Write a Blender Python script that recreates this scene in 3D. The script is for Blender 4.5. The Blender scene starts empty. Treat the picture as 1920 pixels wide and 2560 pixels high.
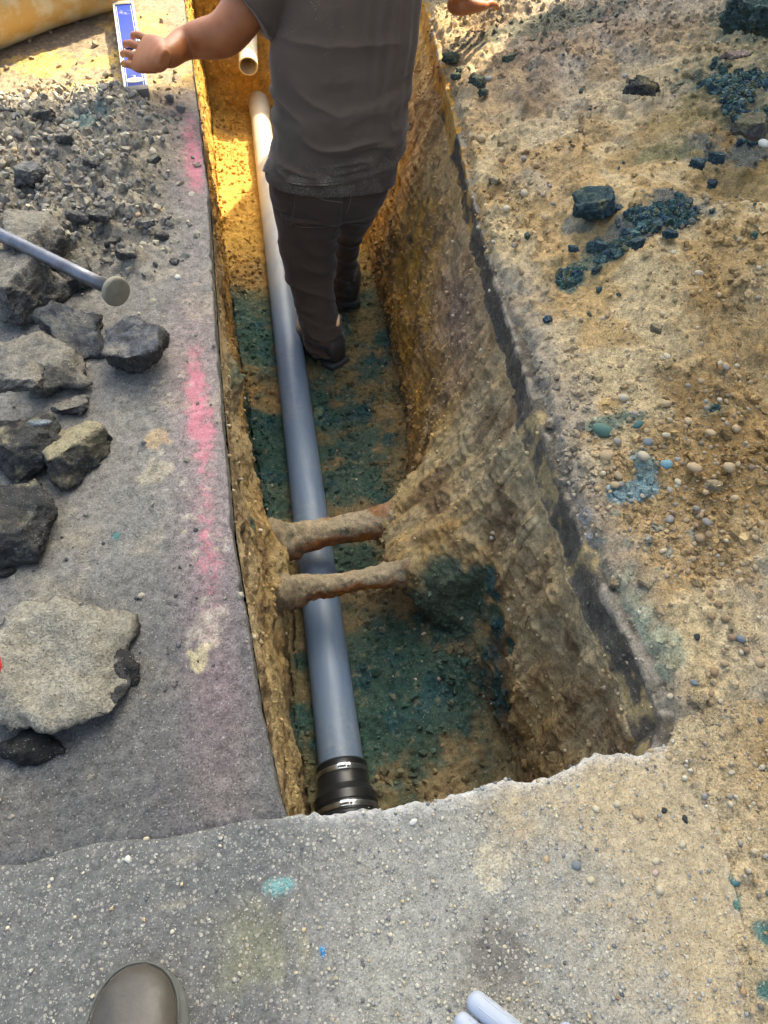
import bpy, bmesh, math, random
import numpy as np
from mathutils import Vector, Matrix, Euler, noise as mnoise
from mathutils.bvhtree import BVHTree

SC = bpy.context.scene
COL = SC.collection
random.seed(7)
rng = np.random.default_rng(11)

# ------------------------------------------------------------------ camera
PITCH, YAW, CAMZ, FPX = math.radians(49.5), math.radians(9.4), 1.25, 1850.0
cam = bpy.data.cameras.new("camera")
cam.sensor_fit = 'VERTICAL'; cam.sensor_height = 24.0; cam.lens = FPX / 2560 * 24.0
cam.clip_start = 0.05; cam.clip_end = 500
camo = bpy.data.objects.new("camera", cam); COL.objects.link(camo)
camo.location = (0, 0, CAMZ)
camo.rotation_euler = (math.pi / 2 - PITCH, 0, -YAW)
SC.camera = camo

# ------------------------------------------------------------------ light
SUN_AZ, SUN_EL = math.radians(45), math.radians(50)
w = bpy.data.worlds.new("World"); SC.world = w; w.use_nodes = True
nt = w.node_tree; bg = nt.nodes['Background']
sky = nt.nodes.new('ShaderNodeTexSky'); sky.sky_type = 'NISHITA'; sky.sun_disc = False
sky.sun_elevation = SUN_EL; sky.sun_rotation = SUN_AZ
sky.air_density = 0.8; sky.dust_density = 8.0; sky.ozone_density = 0.0
tn = nt.nodes.new('ShaderNodeMix'); tn.data_type = 'RGBA'; tn.blend_type = 'MULTIPLY'; tn.inputs[0].default_value = 1.0; tn.inputs[7].default_value = (.92, 1.0, .96, 1)
nt.links.new(sky.outputs[0], tn.inputs[6]); nt.links.new(tn.outputs[2], bg.inputs[0]); bg.inputs[1].default_value = 0.15
sl = bpy.data.lights.new("sun", 'SUN'); sl.energy = 3.6; sl.angle = math.radians(0.5); sl.color = (1.0, 0.84, 0.58)
so = bpy.data.objects.new("sun", sl); COL.objects.link(so)
LD = Vector((math.sin(SUN_AZ) * math.cos(SUN_EL), math.cos(SUN_AZ) * math.cos(SUN_EL), math.sin(SUN_EL)))
so.rotation_euler = LD.to_track_quat('Z', 'Y').to_euler()
so.location = (8, 8, 12)
SC.view_settings.view_transform = 'Standard'; SC.view_settings.look = 'None'
SC.view_settings.gamma = 1.0; SC.view_settings.use_curve_mapping = False
SC.view_settings.exposure = 2.12

# ------------------------------------------------------------------ helpers: measuring from the photograph
_c, _s = math.cos, math.sin
FV = np.array([_s(YAW) * _c(PITCH), _c(YAW) * _c(PITCH), -_s(PITCH)])
RV = np.array([_c(YAW), -_s(YAW), 0.0]); UV = np.cross(RV, FV)
K = 1920 / 1659.0
def ray(x, y):
    return FV + RV * (x * K - 960) / FPX + UV * (1280 - y * K) / FPX
def at_z(x, y, z):
    d = ray(x, y); t = (z - CAMZ) / d[2]; return Vector((0, 0, CAMZ)) + Vector(d * t)
def at_y(x, y, Y):
    d = ray(x, y); t = Y / d[1]; return Vector((0, 0, CAMZ)) + Vector(d * t)
def at_g(x, y, up=0.0):
    d = ray(x, y); t = (CAMZ - up) / -(d[2] - .1 * d[1]); return Vector((0, 0, CAMZ)) + Vector(d * t)

def tag(o, label=None, cat=None, group=None, kind=None):
    if label: o['label'] = label
    if cat: o['category'] = cat
    if group: o['group'] = group
    if kind: o['kind'] = kind
    return o
def link(name, me, mat=None, parent=None, smooth=True):
    if name.endswith('_crumbs') or name == 'soil_crumbs': smooth = False
    o = bpy.data.objects.new(name, me); COL.objects.link(o)
    if mat is not None and len(me.materials) == 0: me.materials.append(mat)
    if parent is not None: o.parent = parent
    if smooth: me.polygons.foreach_set('use_smooth', np.ones(len(me.polygons), bool))
    return o
def empty(name, loc=(0, 0, 0)):
    o = bpy.data.objects.new(name, None); COL.objects.link(o); o.location = loc; o.empty_display_size = .05
    return o

# ------------------------------------------------------------------ numpy noise
def _hash(ix, iy, iz, seed):
    h = (ix.astype(np.uint32) * np.uint32(374761393) + iy.astype(np.uint32) * np.uint32(668265263)
         + iz.astype(np.uint32) * np.uint32(2147483647 - 55) + np.uint32(seed * 7919 + 13))
    h ^= h >> np.uint32(13); h *= np.uint32(1274126177); h ^= h >> np.uint32(16); h *= np.uint32(2246822519); h ^= h >> np.uint32(15)
    return (h & np.uint32(0xffff)).astype(np.float32) / 65535.0
def vn(P, scale, seed=0):
    P = np.asarray(P, np.float32) * np.float32(scale) if np.isscalar(scale) else np.asarray(P, np.float32) * np.asarray(scale, np.float32)
    f = np.floor(P); t = P - f; i = f.astype(np.int64)
    t = t * t * t * (t * (t * 6 - 15) + 10)
    x, y, z = i[..., 0], i[..., 1], i[..., 2]
    def H(a, b, c): return _hash(x + a, y + b, z + c, seed)
    tx, ty, tz = t[..., 0], t[..., 1], t[..., 2]
    def lz(c):
        a = H(0, 0, c) * (1 - tx) + H(1, 0, c) * tx
        b = H(0, 1, c) * (1 - tx) + H(1, 1, c) * tx
        return a * (1 - ty) + b * ty
    return (lz(0) * (1 - tz) + lz(1) * tz) * 2 - 1
_R = np.array([[.8, .36, -.48], [0, .8, .6], [.6, -.48, .64]], np.float32)
def fbm(P, scale, octs=4, seed=0, gain=.5):
    P = np.asarray(P, np.float32); s = np.asarray(scale, np.float32)
    Q = P * s; a = 1.0; tot = 0; n = 0
    for k in range(octs):
        tot = tot + a * vn(Q, 1.0, seed + k * 17); n += a
        Q = (Q @ _R) * 2.03 + 11.7; a *= gain
    return tot / n
def sstep(a, b, x):
    t = np.clip((x - a) / (b - a), 0, 1); return t * t * (3 - 2 * t)
def mixc(c, d, m):
    return c * (1 - m[..., None]) + np.asarray(d, np.float32) * m[..., None]

def mesh_np(name, V, Q, col=None, extra=None, tri=False):
    me = bpy.data.meshes.new(name); V = np.asarray(V, np.float32).reshape(-1, 3); k = 3 if tri else 4
    Q = np.asarray(Q, np.int32).reshape(-1, k)
    me.vertices.add(len(V)); me.vertices.foreach_set('co', V.ravel())
    me.loops.add(Q.size); me.loops.foreach_set('vertex_index', Q.ravel())
    me.polygons.add(len(Q)); me.polygons.foreach_set('loop_start', np.arange(0, Q.size, k, dtype=np.int32))
    me.polygons.foreach_set('use_smooth', np.ones(len(Q), bool))
    me.update(calc_edges=True)
    if col is not None:
        c = np.ones((len(V), 4), np.float32); c[:, :3] = np.clip(np.asarray(col).reshape(-1, 3), 0, 1)
        a = me.color_attributes.new('Col', 'FLOAT_COLOR', 'POINT'); a.data.foreach_set('color', c.ravel())
    for n, v in (extra or {}).items():
        a = me.attributes.new(n, 'FLOAT', 'POINT'); a.data.foreach_set('value', np.asarray(v, np.float32).ravel())
    return me
def grid_quads(n, m, keep=None):
    i, j = np.meshgrid(np.arange(n - 1), np.arange(m - 1), indexing='ij')
    a = i * m + j
    q = np.stack([a, a + 1, a + m + 1, a + m], -1)
    return q[keep] if keep is not None else q.reshape(-1, 4)
def gnormals(P):
    du = np.gradient(P, axis=0); dv = np.gradient(P, axis=1)
    n = np.cross(du, dv); n /= np.linalg.norm(n, axis=-1, keepdims=True) + 1e-9
    return n

# ------------------------------------------------------------------ materials
def mat_new(name):
    m = bpy.data.materials.new(name); m.use_nodes = True
    return m, m.node_tree, m.node_tree.nodes['Principled BSDF']
def mathn(nt, op, a, b=None, c=None):
    n = nt.nodes.new('ShaderNodeMath'); n.operation = op
    for k, v in enumerate((a, b, c)):
        if v is None: continue
        if isinstance(v, (int, float)): n.inputs[k].default_value = v
        else: nt.links.new(v, n.inputs[k])
    return n.outputs[0]
def mixn(nt, f, a, b, mode='MIX'):
    n = nt.nodes.new('ShaderNodeMix'); n.data_type = 'RGBA'; n.blend_type = mode
    for k, v in ((0, f), (6, a), (7, b)):
        if isinstance(v, (int, float)): n.inputs[k].default_value = v
        elif isinstance(v, (tuple, list)): n.inputs[k].default_value = (*v[:3], 1)
        else: nt.links.new(v, n.inputs[k])
    return n.outputs[2]
def ramp(nt, v, a, b, lo=0.0, hi=1.0):
    n = nt.nodes.new('ShaderNodeMapRange'); n.inputs[1].default_value = a; n.inputs[2].default_value = b
    n.inputs[3].default_value = lo; n.inputs[4].default_value = hi; nt.links.new(v, n.inputs[0]); return n.outputs[0]
def noisen(nt, co, scale, det=4, rough=.6):
    n = nt.nodes.new('ShaderNodeTexNoise'); n.inputs['Scale'].default_value = scale; n.inputs['Detail'].default_value = det
    n.inputs['Roughness'].default_value = rough; nt.links.new(co, n.inputs['Vector']); return n.outputs[0]
def voro(nt, co, scale, feat='F1'):
    n = nt.nodes.new('ShaderNodeTexVoronoi'); n.feature = feat; n.inputs['Scale'].default_value = scale
    nt.links.new(co, n.inputs['Vector']); return n
def bumpn(nt, h, strength, dist, prev=None):
    n = nt.nodes.new('ShaderNodeBump'); n.inputs['Strength'].default_value = strength; n.inputs['Distance'].default_value = dist
    nt.links.new(h, n.inputs['Height'])
    if prev is not None: nt.links.new(prev, n.inputs['Normal'])
    return n.outputs[0]

def mat_ground(name, base=None, attr=True, contrast=.35, speck=(.9, (.55, .5, .42)), dark=(.08, (.03, .03, .03)),
               vs=230, ns=70, bump=.7, bd=.004, rough=.95, pink=False, spec=.25, agg=None, mscale=1.0):
    m, nt, bs = mat_new(name)
    tc = nt.nodes.new('ShaderNodeTexCoord'); co = tc.outputs['Object']
    if attr:
        a = nt.nodes.new('ShaderNodeAttribute'); a.attribute_name = 'Col'; c = a.outputs['Color']
    else:
        c = base
    n1 = noisen(nt, co, ns * mscale, 6, .7)
    n2 = noisen(nt, co, ns * 4.5 * mscale, 3, .6)
    n12 = mathn(nt, 'ADD', mathn(nt, 'MULTIPLY', n1, .6), mathn(nt, 'MULTIPLY', n2, .4))
    g = ramp(nt, n12, .32, .68, 1 - contrast, 1 + contrast)
    cb = nt.nodes.new('ShaderNodeCombineColor')
    for k in range(3): nt.links.new(g, cb.inputs[k])
    c = mixn(nt, 1.0, c, cb.outputs[0], 'MULTIPLY')
    wv = nt.nodes.new('ShaderNodeTexNoise'); wv.inputs['Scale'].default_value = vs * .8; nt.links.new(co, wv.inputs['Vector'])
    va = nt.nodes.new('ShaderNodeVectorMath'); va.operation = 'MULTIPLY_ADD'; nt.links.new(wv.outputs['Color'], va.inputs[0]); va.inputs[1].default_value = (2.2 / vs,) * 3; nt.links.new(co, va.inputs[2])
    v = voro(nt, va.outputs[0], vs * mscale)
    sep = nt.nodes.new('ShaderNodeSeparateColor'); nt.links.new(v.outputs['Color'], sep.inputs[0])
    inside = ramp(nt, v.outputs['Distance'], .35, .5, 1, 0)
    if speck: c = mixn(nt, mathn(nt, 'MULTIPLY', mathn(nt, 'GREATER_THAN', sep.outputs[0], speck[0]), mathn(nt, 'MULTIPLY', inside, .55)), c, speck[1])
    if dark: c = mixn(nt, mathn(nt, 'MULTIPLY', mathn(nt, 'LESS_THAN', sep.outputs[1], dark[0]), mathn(nt, 'MULTIPLY', inside, .6)), c, dark[1])
    hgt = mathn(nt, 'ADD', mathn(nt, 'MULTIPLY', n12, 1.0), mathn(nt, 'MULTIPLY', mathn(nt, 'MULTIPLY', inside, sep.outputs[2]), .5))
    if agg:
        thr, sc2 = agg
        v2 = voro(nt, co, sc2); s2 = nt.nodes.new('ShaderNodeSeparateColor'); nt.links.new(v2.outputs['Color'], s2.inputs[0])
        ins2 = mathn(nt, 'MULTIPLY', ramp(nt, v2.outputs['Distance'], .28, .36, 1, 0), mathn(nt, 'GREATER_THAN', s2.outputs[0], thr))
        stone = mixn(nt, s2.outputs[1], (.50, .46, .38), (.26, .24, .21))
        if pink is not False or True:
            ag = nt.nodes.new('ShaderNodeAttribute'); ag.attribute_name = 'Agg'
            ins2 = mathn(nt, 'MULTIPLY', ins2, ag.outputs['Fac'])
        c = mixn(nt, ins2, c, stone)
        hgt = mathn(nt, 'ADD', hgt, mathn(nt, 'MULTIPLY', ins2, .4))
    if pink:
        pk = nt.nodes.new('ShaderNodeAttribute'); pk.attribute_name = 'Pink'
        pn = mathn(nt, 'ADD', mathn(nt, 'MULTIPLY', noisen(nt, co, 38, 3, .6), .42), mathn(nt, 'MULTIPLY', noisen(nt, co, 130, 5, 1.0), .58))
        f = ramp(nt, mathn(nt, 'SUBTRACT', mathn(nt, 'ADD', pk.outputs['Fac'], pn), .95), -.01, .10, 0, .5)
        c = mixn(nt, f, c, (.74, .20, .28))
    nt.links.new(c, bs.inputs['Base Color'])
    bs.inputs['Roughness'].default_value = rough; bs.inputs['Specular IOR Level'].default_value = spec
    nt.links.new(bumpn(nt, hgt, bump, bd), bs.inputs['Normal'])
    return m

def mat_plain(name, color, rough=.5, metal=0, bump=0, bs_=60, bd=.002, var=.12, vscale=8, dust=None, spec=.5, stretch=None):
    """ordinary object surface: colour mottled, optional dust speckle, fine bump"""
    m, nt, bs = mat_new(name)
    tc = nt.nodes.new('ShaderNodeTexCoord'); co = tc.outputs['Object']
    if stretch:
        mp = nt.nodes.new('ShaderNodeMapping'); mp.inputs['Scale'].default_value = stretch; nt.links.new(co, mp.inputs[0]); co = mp.outputs[0]
    n = noisen(nt, co, vscale, 5, .6)
    g = ramp(nt, n, .3, .7, 1 - var, 1 + var)
    cb = nt.nodes.new('ShaderNodeCombineColor')
    for k in range(3): nt.links.new(g, cb.inputs[k])
    c = mixn(nt, 1.0, color, cb.outputs[0], 'MULTIPLY')
    if dust:
        amt, dc, ds = dust
        d = noisen(nt, co, ds, 6, .75); d2 = noisen(nt, co, ds * .12, 2, .5)
        f = ramp(nt, mathn(nt, 'ADD', mathn(nt, 'MULTIPLY', d, .6), mathn(nt, 'MULTIPLY', d2, .4)), .62 - amt * .25, .72 - amt * .1, 0, .8)
        c = mixn(nt, f, c, dc)
        bs.inputs['Roughness'].default_value = rough
        nt.links.new(ramp(nt, f, 0, 1, rough, .95), bs.inputs['Roughness'])
    nt.links.new(c, bs.inputs['Base Color'])
    bs.inputs['Roughness'].default_value = rough if not dust else rough
    bs.inputs['Metallic'].default_value = metal; bs.inputs['Specular IOR Level'].default_value = spec
    if bump:
        h = noisen(nt, co, bs_, 5, .6); nt.links.new(bumpn(nt, h, bump, bd), bs.inputs['Normal'])
    return m

M = {}
M['soil'] = mat_ground('soil_wall', contrast=.52, speck=(.93, (.42, .36, .27)), dark=(.08, (.05, .04, .03)), vs=330, ns=60, bump=.9, bd=.006)
M['spoil'] = mat_ground('spoil_sand', contrast=.66, speck=(.86, (.50, .43, .32)), dark=(.10, (.10, .08, .05)), vs=330, ns=55, bump=.9, bd=.006)
M['asphalt'] = mat_ground('asphalt_worn', contrast=.62, speck=(.90, (.42, .40, .36)), dark=(.16, (.035, .034, .036)), vs=330, ns=60, bump=1.0, bd=.004, pink=True)
M['concrete'] = mat_ground('concrete_aggregate', contrast=.5, speck=(.80, (.50, .48, .43)), dark=(.16, (.07, .07, .07)), vs=360, ns=60, bump=.8, bd=.003, agg=(.62, 125))
M['cut'] = mat_ground('asphalt_cut_face', contrast=.25, speck=(.92, (.22, .21, .20)), dark=(.1, (.02, .02, .02)), vs=150, ns=40, bump=.5, bd=.003)
M['rock'] = mat_ground('rubble', contrast=.5, speck=(.93, (.30, .29, .27)), dark=(.12, (.03, .03, .03)), vs=300, ns=50, bump=1.0, bd=.014, rough=.85, spec=.35)
M['pebble'] = mat_ground('pebble_mix', contrast=.18, speck=None, dark=None, vs=200, ns=90, bump=.4, bd=.002, rough=.8)

def mat_objcol():
    m, nt, bs = mat_new('pebble_single')
    oi = nt.nodes.new('ShaderNodeObjectInfo'); tc = nt.nodes.new('ShaderNodeTexCoord')
    n = noisen(nt, tc.outputs['Object'], 40, 5, .7); g = ramp(nt, n, .3, .7, .75, 1.25)
    cb = nt.nodes.new('ShaderNodeCombineColor')
    for k in range(3): nt.links.new(g, cb.inputs[k])
    nt.links.new(mixn(nt, 1.0, oi.outputs['Color'], cb.outputs[0], 'MULTIPLY'), bs.inputs['Base Color'])
    bs.inputs['Roughness'].default_value = .8
    nt.links.new(bumpn(nt, n, .3, .1), bs.inputs['Normal'])
    return m
M['pebble_obj'] = mat_objcol()

def project(P):
    v = np.asarray(P, np.float32) - np.array([0, 0, CAMZ], np.float32); z = v @ FV
    return (960 + FPX * (v @ RV) / z) / K, (1280 - FPX * (v @ UV) / z) / K, z
class Finder:
    '''finds the point of a modelled surface that the photograph shows at a pixel'''
    def __init__(s, P): s.P = P.reshape(-1, 3); s.x, s.y, s.z = project(s.P)
    def __call__(s, px, py):
        d = (s.x - px) ** 2 + (s.y - py) ** 2; k = np.where(d < 16)[0]
        k = k[np.argmin(s.z[k])] if len(k) else np.argmin(d)
        return s.P[k]
# ------------------------------------------------------------------ layout of the trench (y runs along it, away from the camera)
def tab(y, ys, vs): return np.interp(y, ys, vs)
def xl(y): return tab(y, [.40, .46, .62, .99, 1.5, 2.2, 2.8, 3.5, 5.3], [-.085, -.10, -.12, -.15, -.162, -.165, -.19, -.22, -.30])
def xr(y): return tab(y, [.36, .42, .47, .57, .75, .97, 1.42, 1.87, 2.43, 3.0, 5.3], [.44, .53, .575, .572, .555, .55, .565, .59, .64, .70, .86])
def xfl(y): return tab(y, [.4, .73, 1.24, 1.64, 2.16, 3.1, 4., 5.3], [-.08, -.085, -.11, -.13, -.165, -.215, -.25, -.27])
def xfr(y): return tab(y, [.4, .55, .71, .9, 1.05, 1.17, 1.4, 1.63, 2.06, 3.2, 5.3], [.46, .47, .46, .44, .41, .36, .33, .35, .42, .46, .55])
def gz(y): return .1 * y
def edge_y(x):   # broken front edge of the concrete
    x = np.asarray(x, np.float32); P = np.stack([x, x * 0, x * 0], -1)
    return .414 + .012 * vn(P, 9, 3) + .007 * vn(P, 28, 4) + .003 * vn(P, 90, 5)

YS = np.concatenate([np.linspace(.345, 1.6, 330)[:-1], np.linspace(1.6, 3.2, 290)[:-1], np.linspace(3.2, 4.9, 210)[:-1], np.linspace(4.9, 5.32, 110)])
def blob(P, c, r, stretch=(1, 1, 1)):
    d = (P - np.asarray(c, np.float32)) / (np.asarray(stretch, np.float32) * r)
    return np.exp(-(d ** 2).sum(-1))
PIPES = [(1.375, -.455, .042), (1.165, -.415, .030)]   # y, z, r of the two old pipes crossing

def make_trench():
    n = len(YS); NL, NF, NR, NB = 120, 130, 190, 26
    y = YS[:, None]
    end = sstep(4.93, 5.30, y) ; near = sstep(.44, .36, y)
    zf = -.648 + end * 1.16 + near * .62
    zf = np.minimum(zf, gz(y) - .10)
    xl_, xr_, a, b = xl(y), xr(y), xfl(y), xfr(y)
    zt = gz(y) - .055; zr = gz(y) - .085
    t = np.linspace(0, 1, NL)[None]
    # left wall
    ledge = .05 * np.exp(-((y - 1.28) / .22) ** 2)
    XL = xl_ + .004 + (a - xl_ + .0) * t + ledge * np.exp(-((t - .8) / .22) ** 2) * 1.3
    ZL = zt + (zf - zt) * t
    tf = np.linspace(0, 1, NF)[None][:, 1:]
    XF = a + (b - a) * tf
    ZF = zf + 0 * tf
    ZF = ZF + .03 * (2 * tf - 1) ** 4
    tr = np.linspace(0, 1, NR)[None][:, 1:]
    xin = xr_ - .020 - .004 * np.sin(y * 7) - (.018 * fbm(np.concatenate([y, y * 0, y * 0], 1), 9, 3, 44) + .010 * fbm(np.concatenate([y, y * 0, y * 0], 1), 40, 3, 45))[:, None] - .014 * sstep(1.3, .7, y)
    far = sstep(1.7, 2.8, y)
    XR = b + (xin - b) * (tr ** (1.15 + .6 * far))
    ZR = zf + .03 + (zr - zf - .03) * (tr ** (1.0 - .12 * far))
    # soil mass round the old pipes
    bulge = .13 * np.exp(-((y - 1.30) / .20) ** 4)
    XR = XR - bulge * np.exp(-((ZR + .43) / .11) ** 2) - .05 * np.exp(-((y - 1.30) / .30) ** 2) * np.exp(-((ZR + .30) / .14) ** 2)
    tb = np.linspace(0, 1, NB)[None][:, 1:]
    XB = xin + (xr_ - xin) * tb ** .85
    ZB = zr + (gz(y) - .006 - zr) * sstep(0, .8, tb)
    te = np.linspace(0, 1, 14)[None][:, 1:]
    XE = xr_ + te * .14; ZE = gz(y) - .006 + 0 * te
    X = np.concatenate([XL, XF, XR, XB, XE], 1); Z = np.concatenate([ZL, ZF, ZR, ZB, ZE], 1)
    P = np.stack([X, np.broadcast_to(y, X.shape), Z], -1).astype(np.float32)
    m = X.shape[1]
    N = gnormals(P)
    if N[400, NL + 60, 2] < 0: N = -N
    iL, iF, iR, iB = NL, NL + NF - 1, NL + NF + NR - 2, NL + NF + NR + NB - 3
    j = np.arange(m)[None] + 0 * y
    isL = (j < iL); isF = (j >= iL) & (j < iF); isR = (j >= iF) & (j < iR); isB = (j >= iR)
    soft = np.ones_like(X)
    soft *= np.where(isL, sstep(0, 14, j), 1)
    soft *= np.where(isB, .28, 1) * np.where(j >= iB, .4, 1)
    soft = soft * np.where(isR, .5 + .5 * sstep(iR, iR - 25, j), 1)
    lo = fbm(P, 4.2, 3, 1); mid = fbm(P, 15, 4, 2); fine = fbm(P, 70, 4, 3, .6); grit = vn(P, 260, 5)
    gouge = fbm(P, (2.0, 26, 3.2), 3, 9); gouge2 = fbm(P + np.array([0, .25, 0], np.float32) * P[..., 2:3], (3, 15, 2.5), 3, 19)
    lumps = np.maximum(0, fbm(P, 24, 3, 21)) ** 1.5
    d = .030 * lo + .016 * mid + .007 * fine + .0022 * grit + .03 * lumps
    d = d * np.where(isR, .62, 1) + np.where(isR, (.013 * gouge + .010 * gouge2 + .010 * np.abs(gouge2)) * sstep(iF, iF + 40, j) * (.35 + .65 * sstep(2.2, 1.2, y)), 0)
    d = d * np.where(isL, .62, 1) * np.where(isF, .85, 1)
    d = d - np.where(isL, .01, 0)
    # torn hollow under the asphalt at mid-left and clods standing out of the wall
    d = d + .045 * blob(P, (-.13, 1.27, -.40), .09) + .035 * blob(P, (-.14, 1.62, -.05), .06) + .03 * blob(P, (-.13, 1.5, -.2), .07)
    # teal mound on the floor at right, step in the floor by the near end
    d = d + .11 * blob(P, (.36, 1.0, -.62), .15, (1, 1.1, 1)) + .045 * blob(P, (.25, .80, -.66), .09) + .04 * blob(P, (.40, .62, -.66), .1) - .03 * blob(P, (.17, 1.27, -.64), .1)
    terr = (1 - np.abs(vn(P + .02 * mid[..., None], (2.2, 2.2, 15), 25))) ** 4 + .6 * (1 - np.abs(vn(P, (5, 5, 34), 26))) ** 4
    chip = (1 - np.abs(fbm(P, 32, 3, 27))) ** 3
    rg = .25 + .75 * sstep(-.15, .3, fbm(P, 5.5, 3, 28))
    d = d + np.where(isR | isL, (.011 * (terr - .5) + .008 * (chip - .6)) * rg, .006 * (chip - .6))
    d = d + .025 * blob(P, (.34, 1.17, -.42), .10) + .02 * blob(P, (.35, 1.39, -.44), .10) - .03 * blob(P, (-.12, 1.28, -.5), .05)
    d = d * soft
    d = np.where(isF & (np.abs(P[..., 0]) < .11), np.minimum(d, .012 + .008 * mid), d)
    P = P + N * d[..., None].astype(np.float32)
    # ------------- colour of the soil
    x_, y_, z_ = P[..., 0], P[..., 1], P[..., 2]
    n1 = fbm(P, 3.0, 4, 31); n2 = fbm(P, 11, 4, 32); n3 = fbm(P, 45, 3, 33)
    tan = np.array([.37, .275, .135], np.float32); orange = np.array([.44, .225, .04], np.float32)
    brown = np.array([.13, .085, .045], np.float32); grey = np.array([.31, .25, .17], np.float32)
    olive = np.array([.075, .080, .040], np.float32); teal = np.array([.018, .070, .060], np.float32); blue = np.array([.016, .058, .074], np.float32)
    C_ = np.broadcast_to(tan, P.shape).copy()
    orangeness = sstep(1.2, 2.5, y_) * .95 + .30 * sstep(-.1, .5, n1)
    orangeness = orangeness + np.where(isR, .38 * sstep(-.15, .35, gouge2 + .4 * gouge), 0)
    C_ = mixc(C_, orange, np.clip(orangeness + .5 * n2, 0, 1) * np.where(isF, .7, 1))
    C_ = mixc(C_, grey, np.clip(sstep(-.25, .05, z_ - gz(y_) + .12 + .15 * n1) * (isR | isL) + (isR & (gouge > .1)) * .25, 0, .45) * (1 - sstep(3.3, 4.2, y_)))
    C_ = mixc(C_, brown, np.clip(sstep(.0, .5, n2 + .25 * n1) * .8, 0, 1))
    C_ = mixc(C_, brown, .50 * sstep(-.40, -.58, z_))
    C_ = mixc(C_, np.array([.17, .115, .10], np.float32), blob(P, (.50, 1.85, -.05), .16, (1, 1.6, 1)) * .7 * (isR))
    C_ = mixc(C_, olive, np.where(isF, sstep(-.35, .35, n1 + .4 * n2) * .75, 0) * (1 - sstep(3.2, 4.0, y_)))
    tm = np.zeros_like(x_); F_ = Finder(P)
    for (px, py, r, s_) in [(700, 730, .22, .8), (520, 660, .22, .85), (790, 800, .14, .8), (780, 650, .12, .7), (560, 950, .24, 1.1), (545, 740, .18, .9), (700, 840, .22, .75), (780, 960, .15, .9), (830, 1420, .2, 1.1), (920, 1480, .2, 1.1), (780, 1560, .16, 1.1), (900, 1600, .14, .8), (590, 1000, .2, 1.1), (590, 1080, .12, .9), (740, 900, .16, .8), (760, 1040, .16, 1.), (830, 725, .07, 1.1), (700, 980, .10, .8),
                            (620, 650, .1, .5), (850, 1400, .16, 1.), (870, 1520, .17, 1.1), (800, 1640, .14, .9), (960, 1560, .10, .6), (655, 1420, .05, 1.), (650, 1560, .07, .8),
                            (740, 1200, .12, .9), (780, 1200, .1, .9), (990, 1560, .08, .6), (860, 960, .07, .5), (520, 800, .08, .8)]:
        tm = np.maximum(tm, s_ * blob(P, F_(px, py), r))
    for (px, py, z, r, s_) in [(960, 1330, 0, .13, 1.2), (985, 1290, -.48, .13, 1.2), (1030, 1250, -.42, .07, 1.), (1065, 1330, -.36, .045, 1.1), (1103, 1398, -.33, .02, 1.5), (900, 1330, -.56, .08, .9),
                               (548, 1128, -.30, .02, 1.5), (1010, 1410, -.5, .07, .7)]:
        tm = np.maximum(tm, s_ * blob(P, F_(px, py), r))
    tmask = sstep(.30, .72, tm + .42 * n2 + .26 * n3)
    C_ = mixc(C_, teal, tmask * .84)
    C_ = mixc(C_, blue, tmask * sstep(.15, .45, n2 + n3 * .3) * .55)
    C_ = mixc(C_, tan * .75, np.where(isF, sstep(.35, .6, n3 + .2 * n2) * .35, 0))
    # far bank: yellow sunlight mixed into the soil colour, brighter than the rest
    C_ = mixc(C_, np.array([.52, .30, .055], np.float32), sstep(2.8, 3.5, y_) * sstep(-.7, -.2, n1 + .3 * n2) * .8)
    # dark bitumen layer
    asph = np.array([.068, .063, .058], np.float32)
    am = np.where(isB, 1.0, 0.0) * sstep(-.30, .0, n2 + .35 * n3 + .30 - .55 * sstep(1.5, 2.2, y_) - .4 * sstep(2.3, 2.8, y_)) * .9
    C_ = mixc(C_, asph, am)
    topm = np.where(j >= iR + NB * .55, 1.0, 0) * sstep(-.2, .25, n2 + n3)
    C_ = mixc(C_, np.array([.26, .22, .17], np.float32), topm * .9)
    C_ = C_ * (1 + .26 * n3[..., None] + .12 * vn(P, 240, 34)[..., None])
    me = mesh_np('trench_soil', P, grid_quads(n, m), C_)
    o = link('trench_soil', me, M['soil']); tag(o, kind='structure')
    return P, N, C_, (isL, isF, isR, isB)
TP, TN, TC, TI = make_trench()

# ------------------------------------------------------------------ spoil bank right of the trench
def spoil_height(X, Y, P0):
    d = X - xr(Y)
    h = .018 + .055 * sstep(0.0, .35, d) * sstep(.3, 1.0, Y)
    h = h + .24 * sstep(.35, 1.7, d) * sstep(1.0, 2.6, Y + .35 * (X - 1)) + .08 * sstep(2.3, 3.6, Y) * sstep(.1, .8, d)
    # ledge running across at the upper right
    e = Y + .10 * X + .10 * vn(P0, 3.0, 51)
    h = h + .055 * sstep(1.92, 1.78, e) * sstep(.75, 1.0, X) * sstep(1.0, 1.5, Y) + .03 * sstep(.9, .3, np.abs(Y - 1.2)) * sstep(.2, .5, d)
    # gouge at right edge
    h = h - .05 * np.exp(-(((X - 1.02) / .07) ** 2 + ((Y - 1.15) / .30) ** 2)) - .035 * np.exp(-(((X - 1.25) / .10) ** 2 + ((Y - 1.75) / .10) ** 2))
    h = h + 1.5 * np.exp(-(((X - 1.02) / .36) ** 2 + ((Y - 4.28) / .68) ** 2)) * sstep(-.02, .10, d) * sstep(3.35, 3.75, Y)  # unseen heap added far along the bank to shade the trench floor
    h = h * sstep(3.2, 2.7, X) * sstep(5.5, 5.0, Y)
    return h
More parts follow.
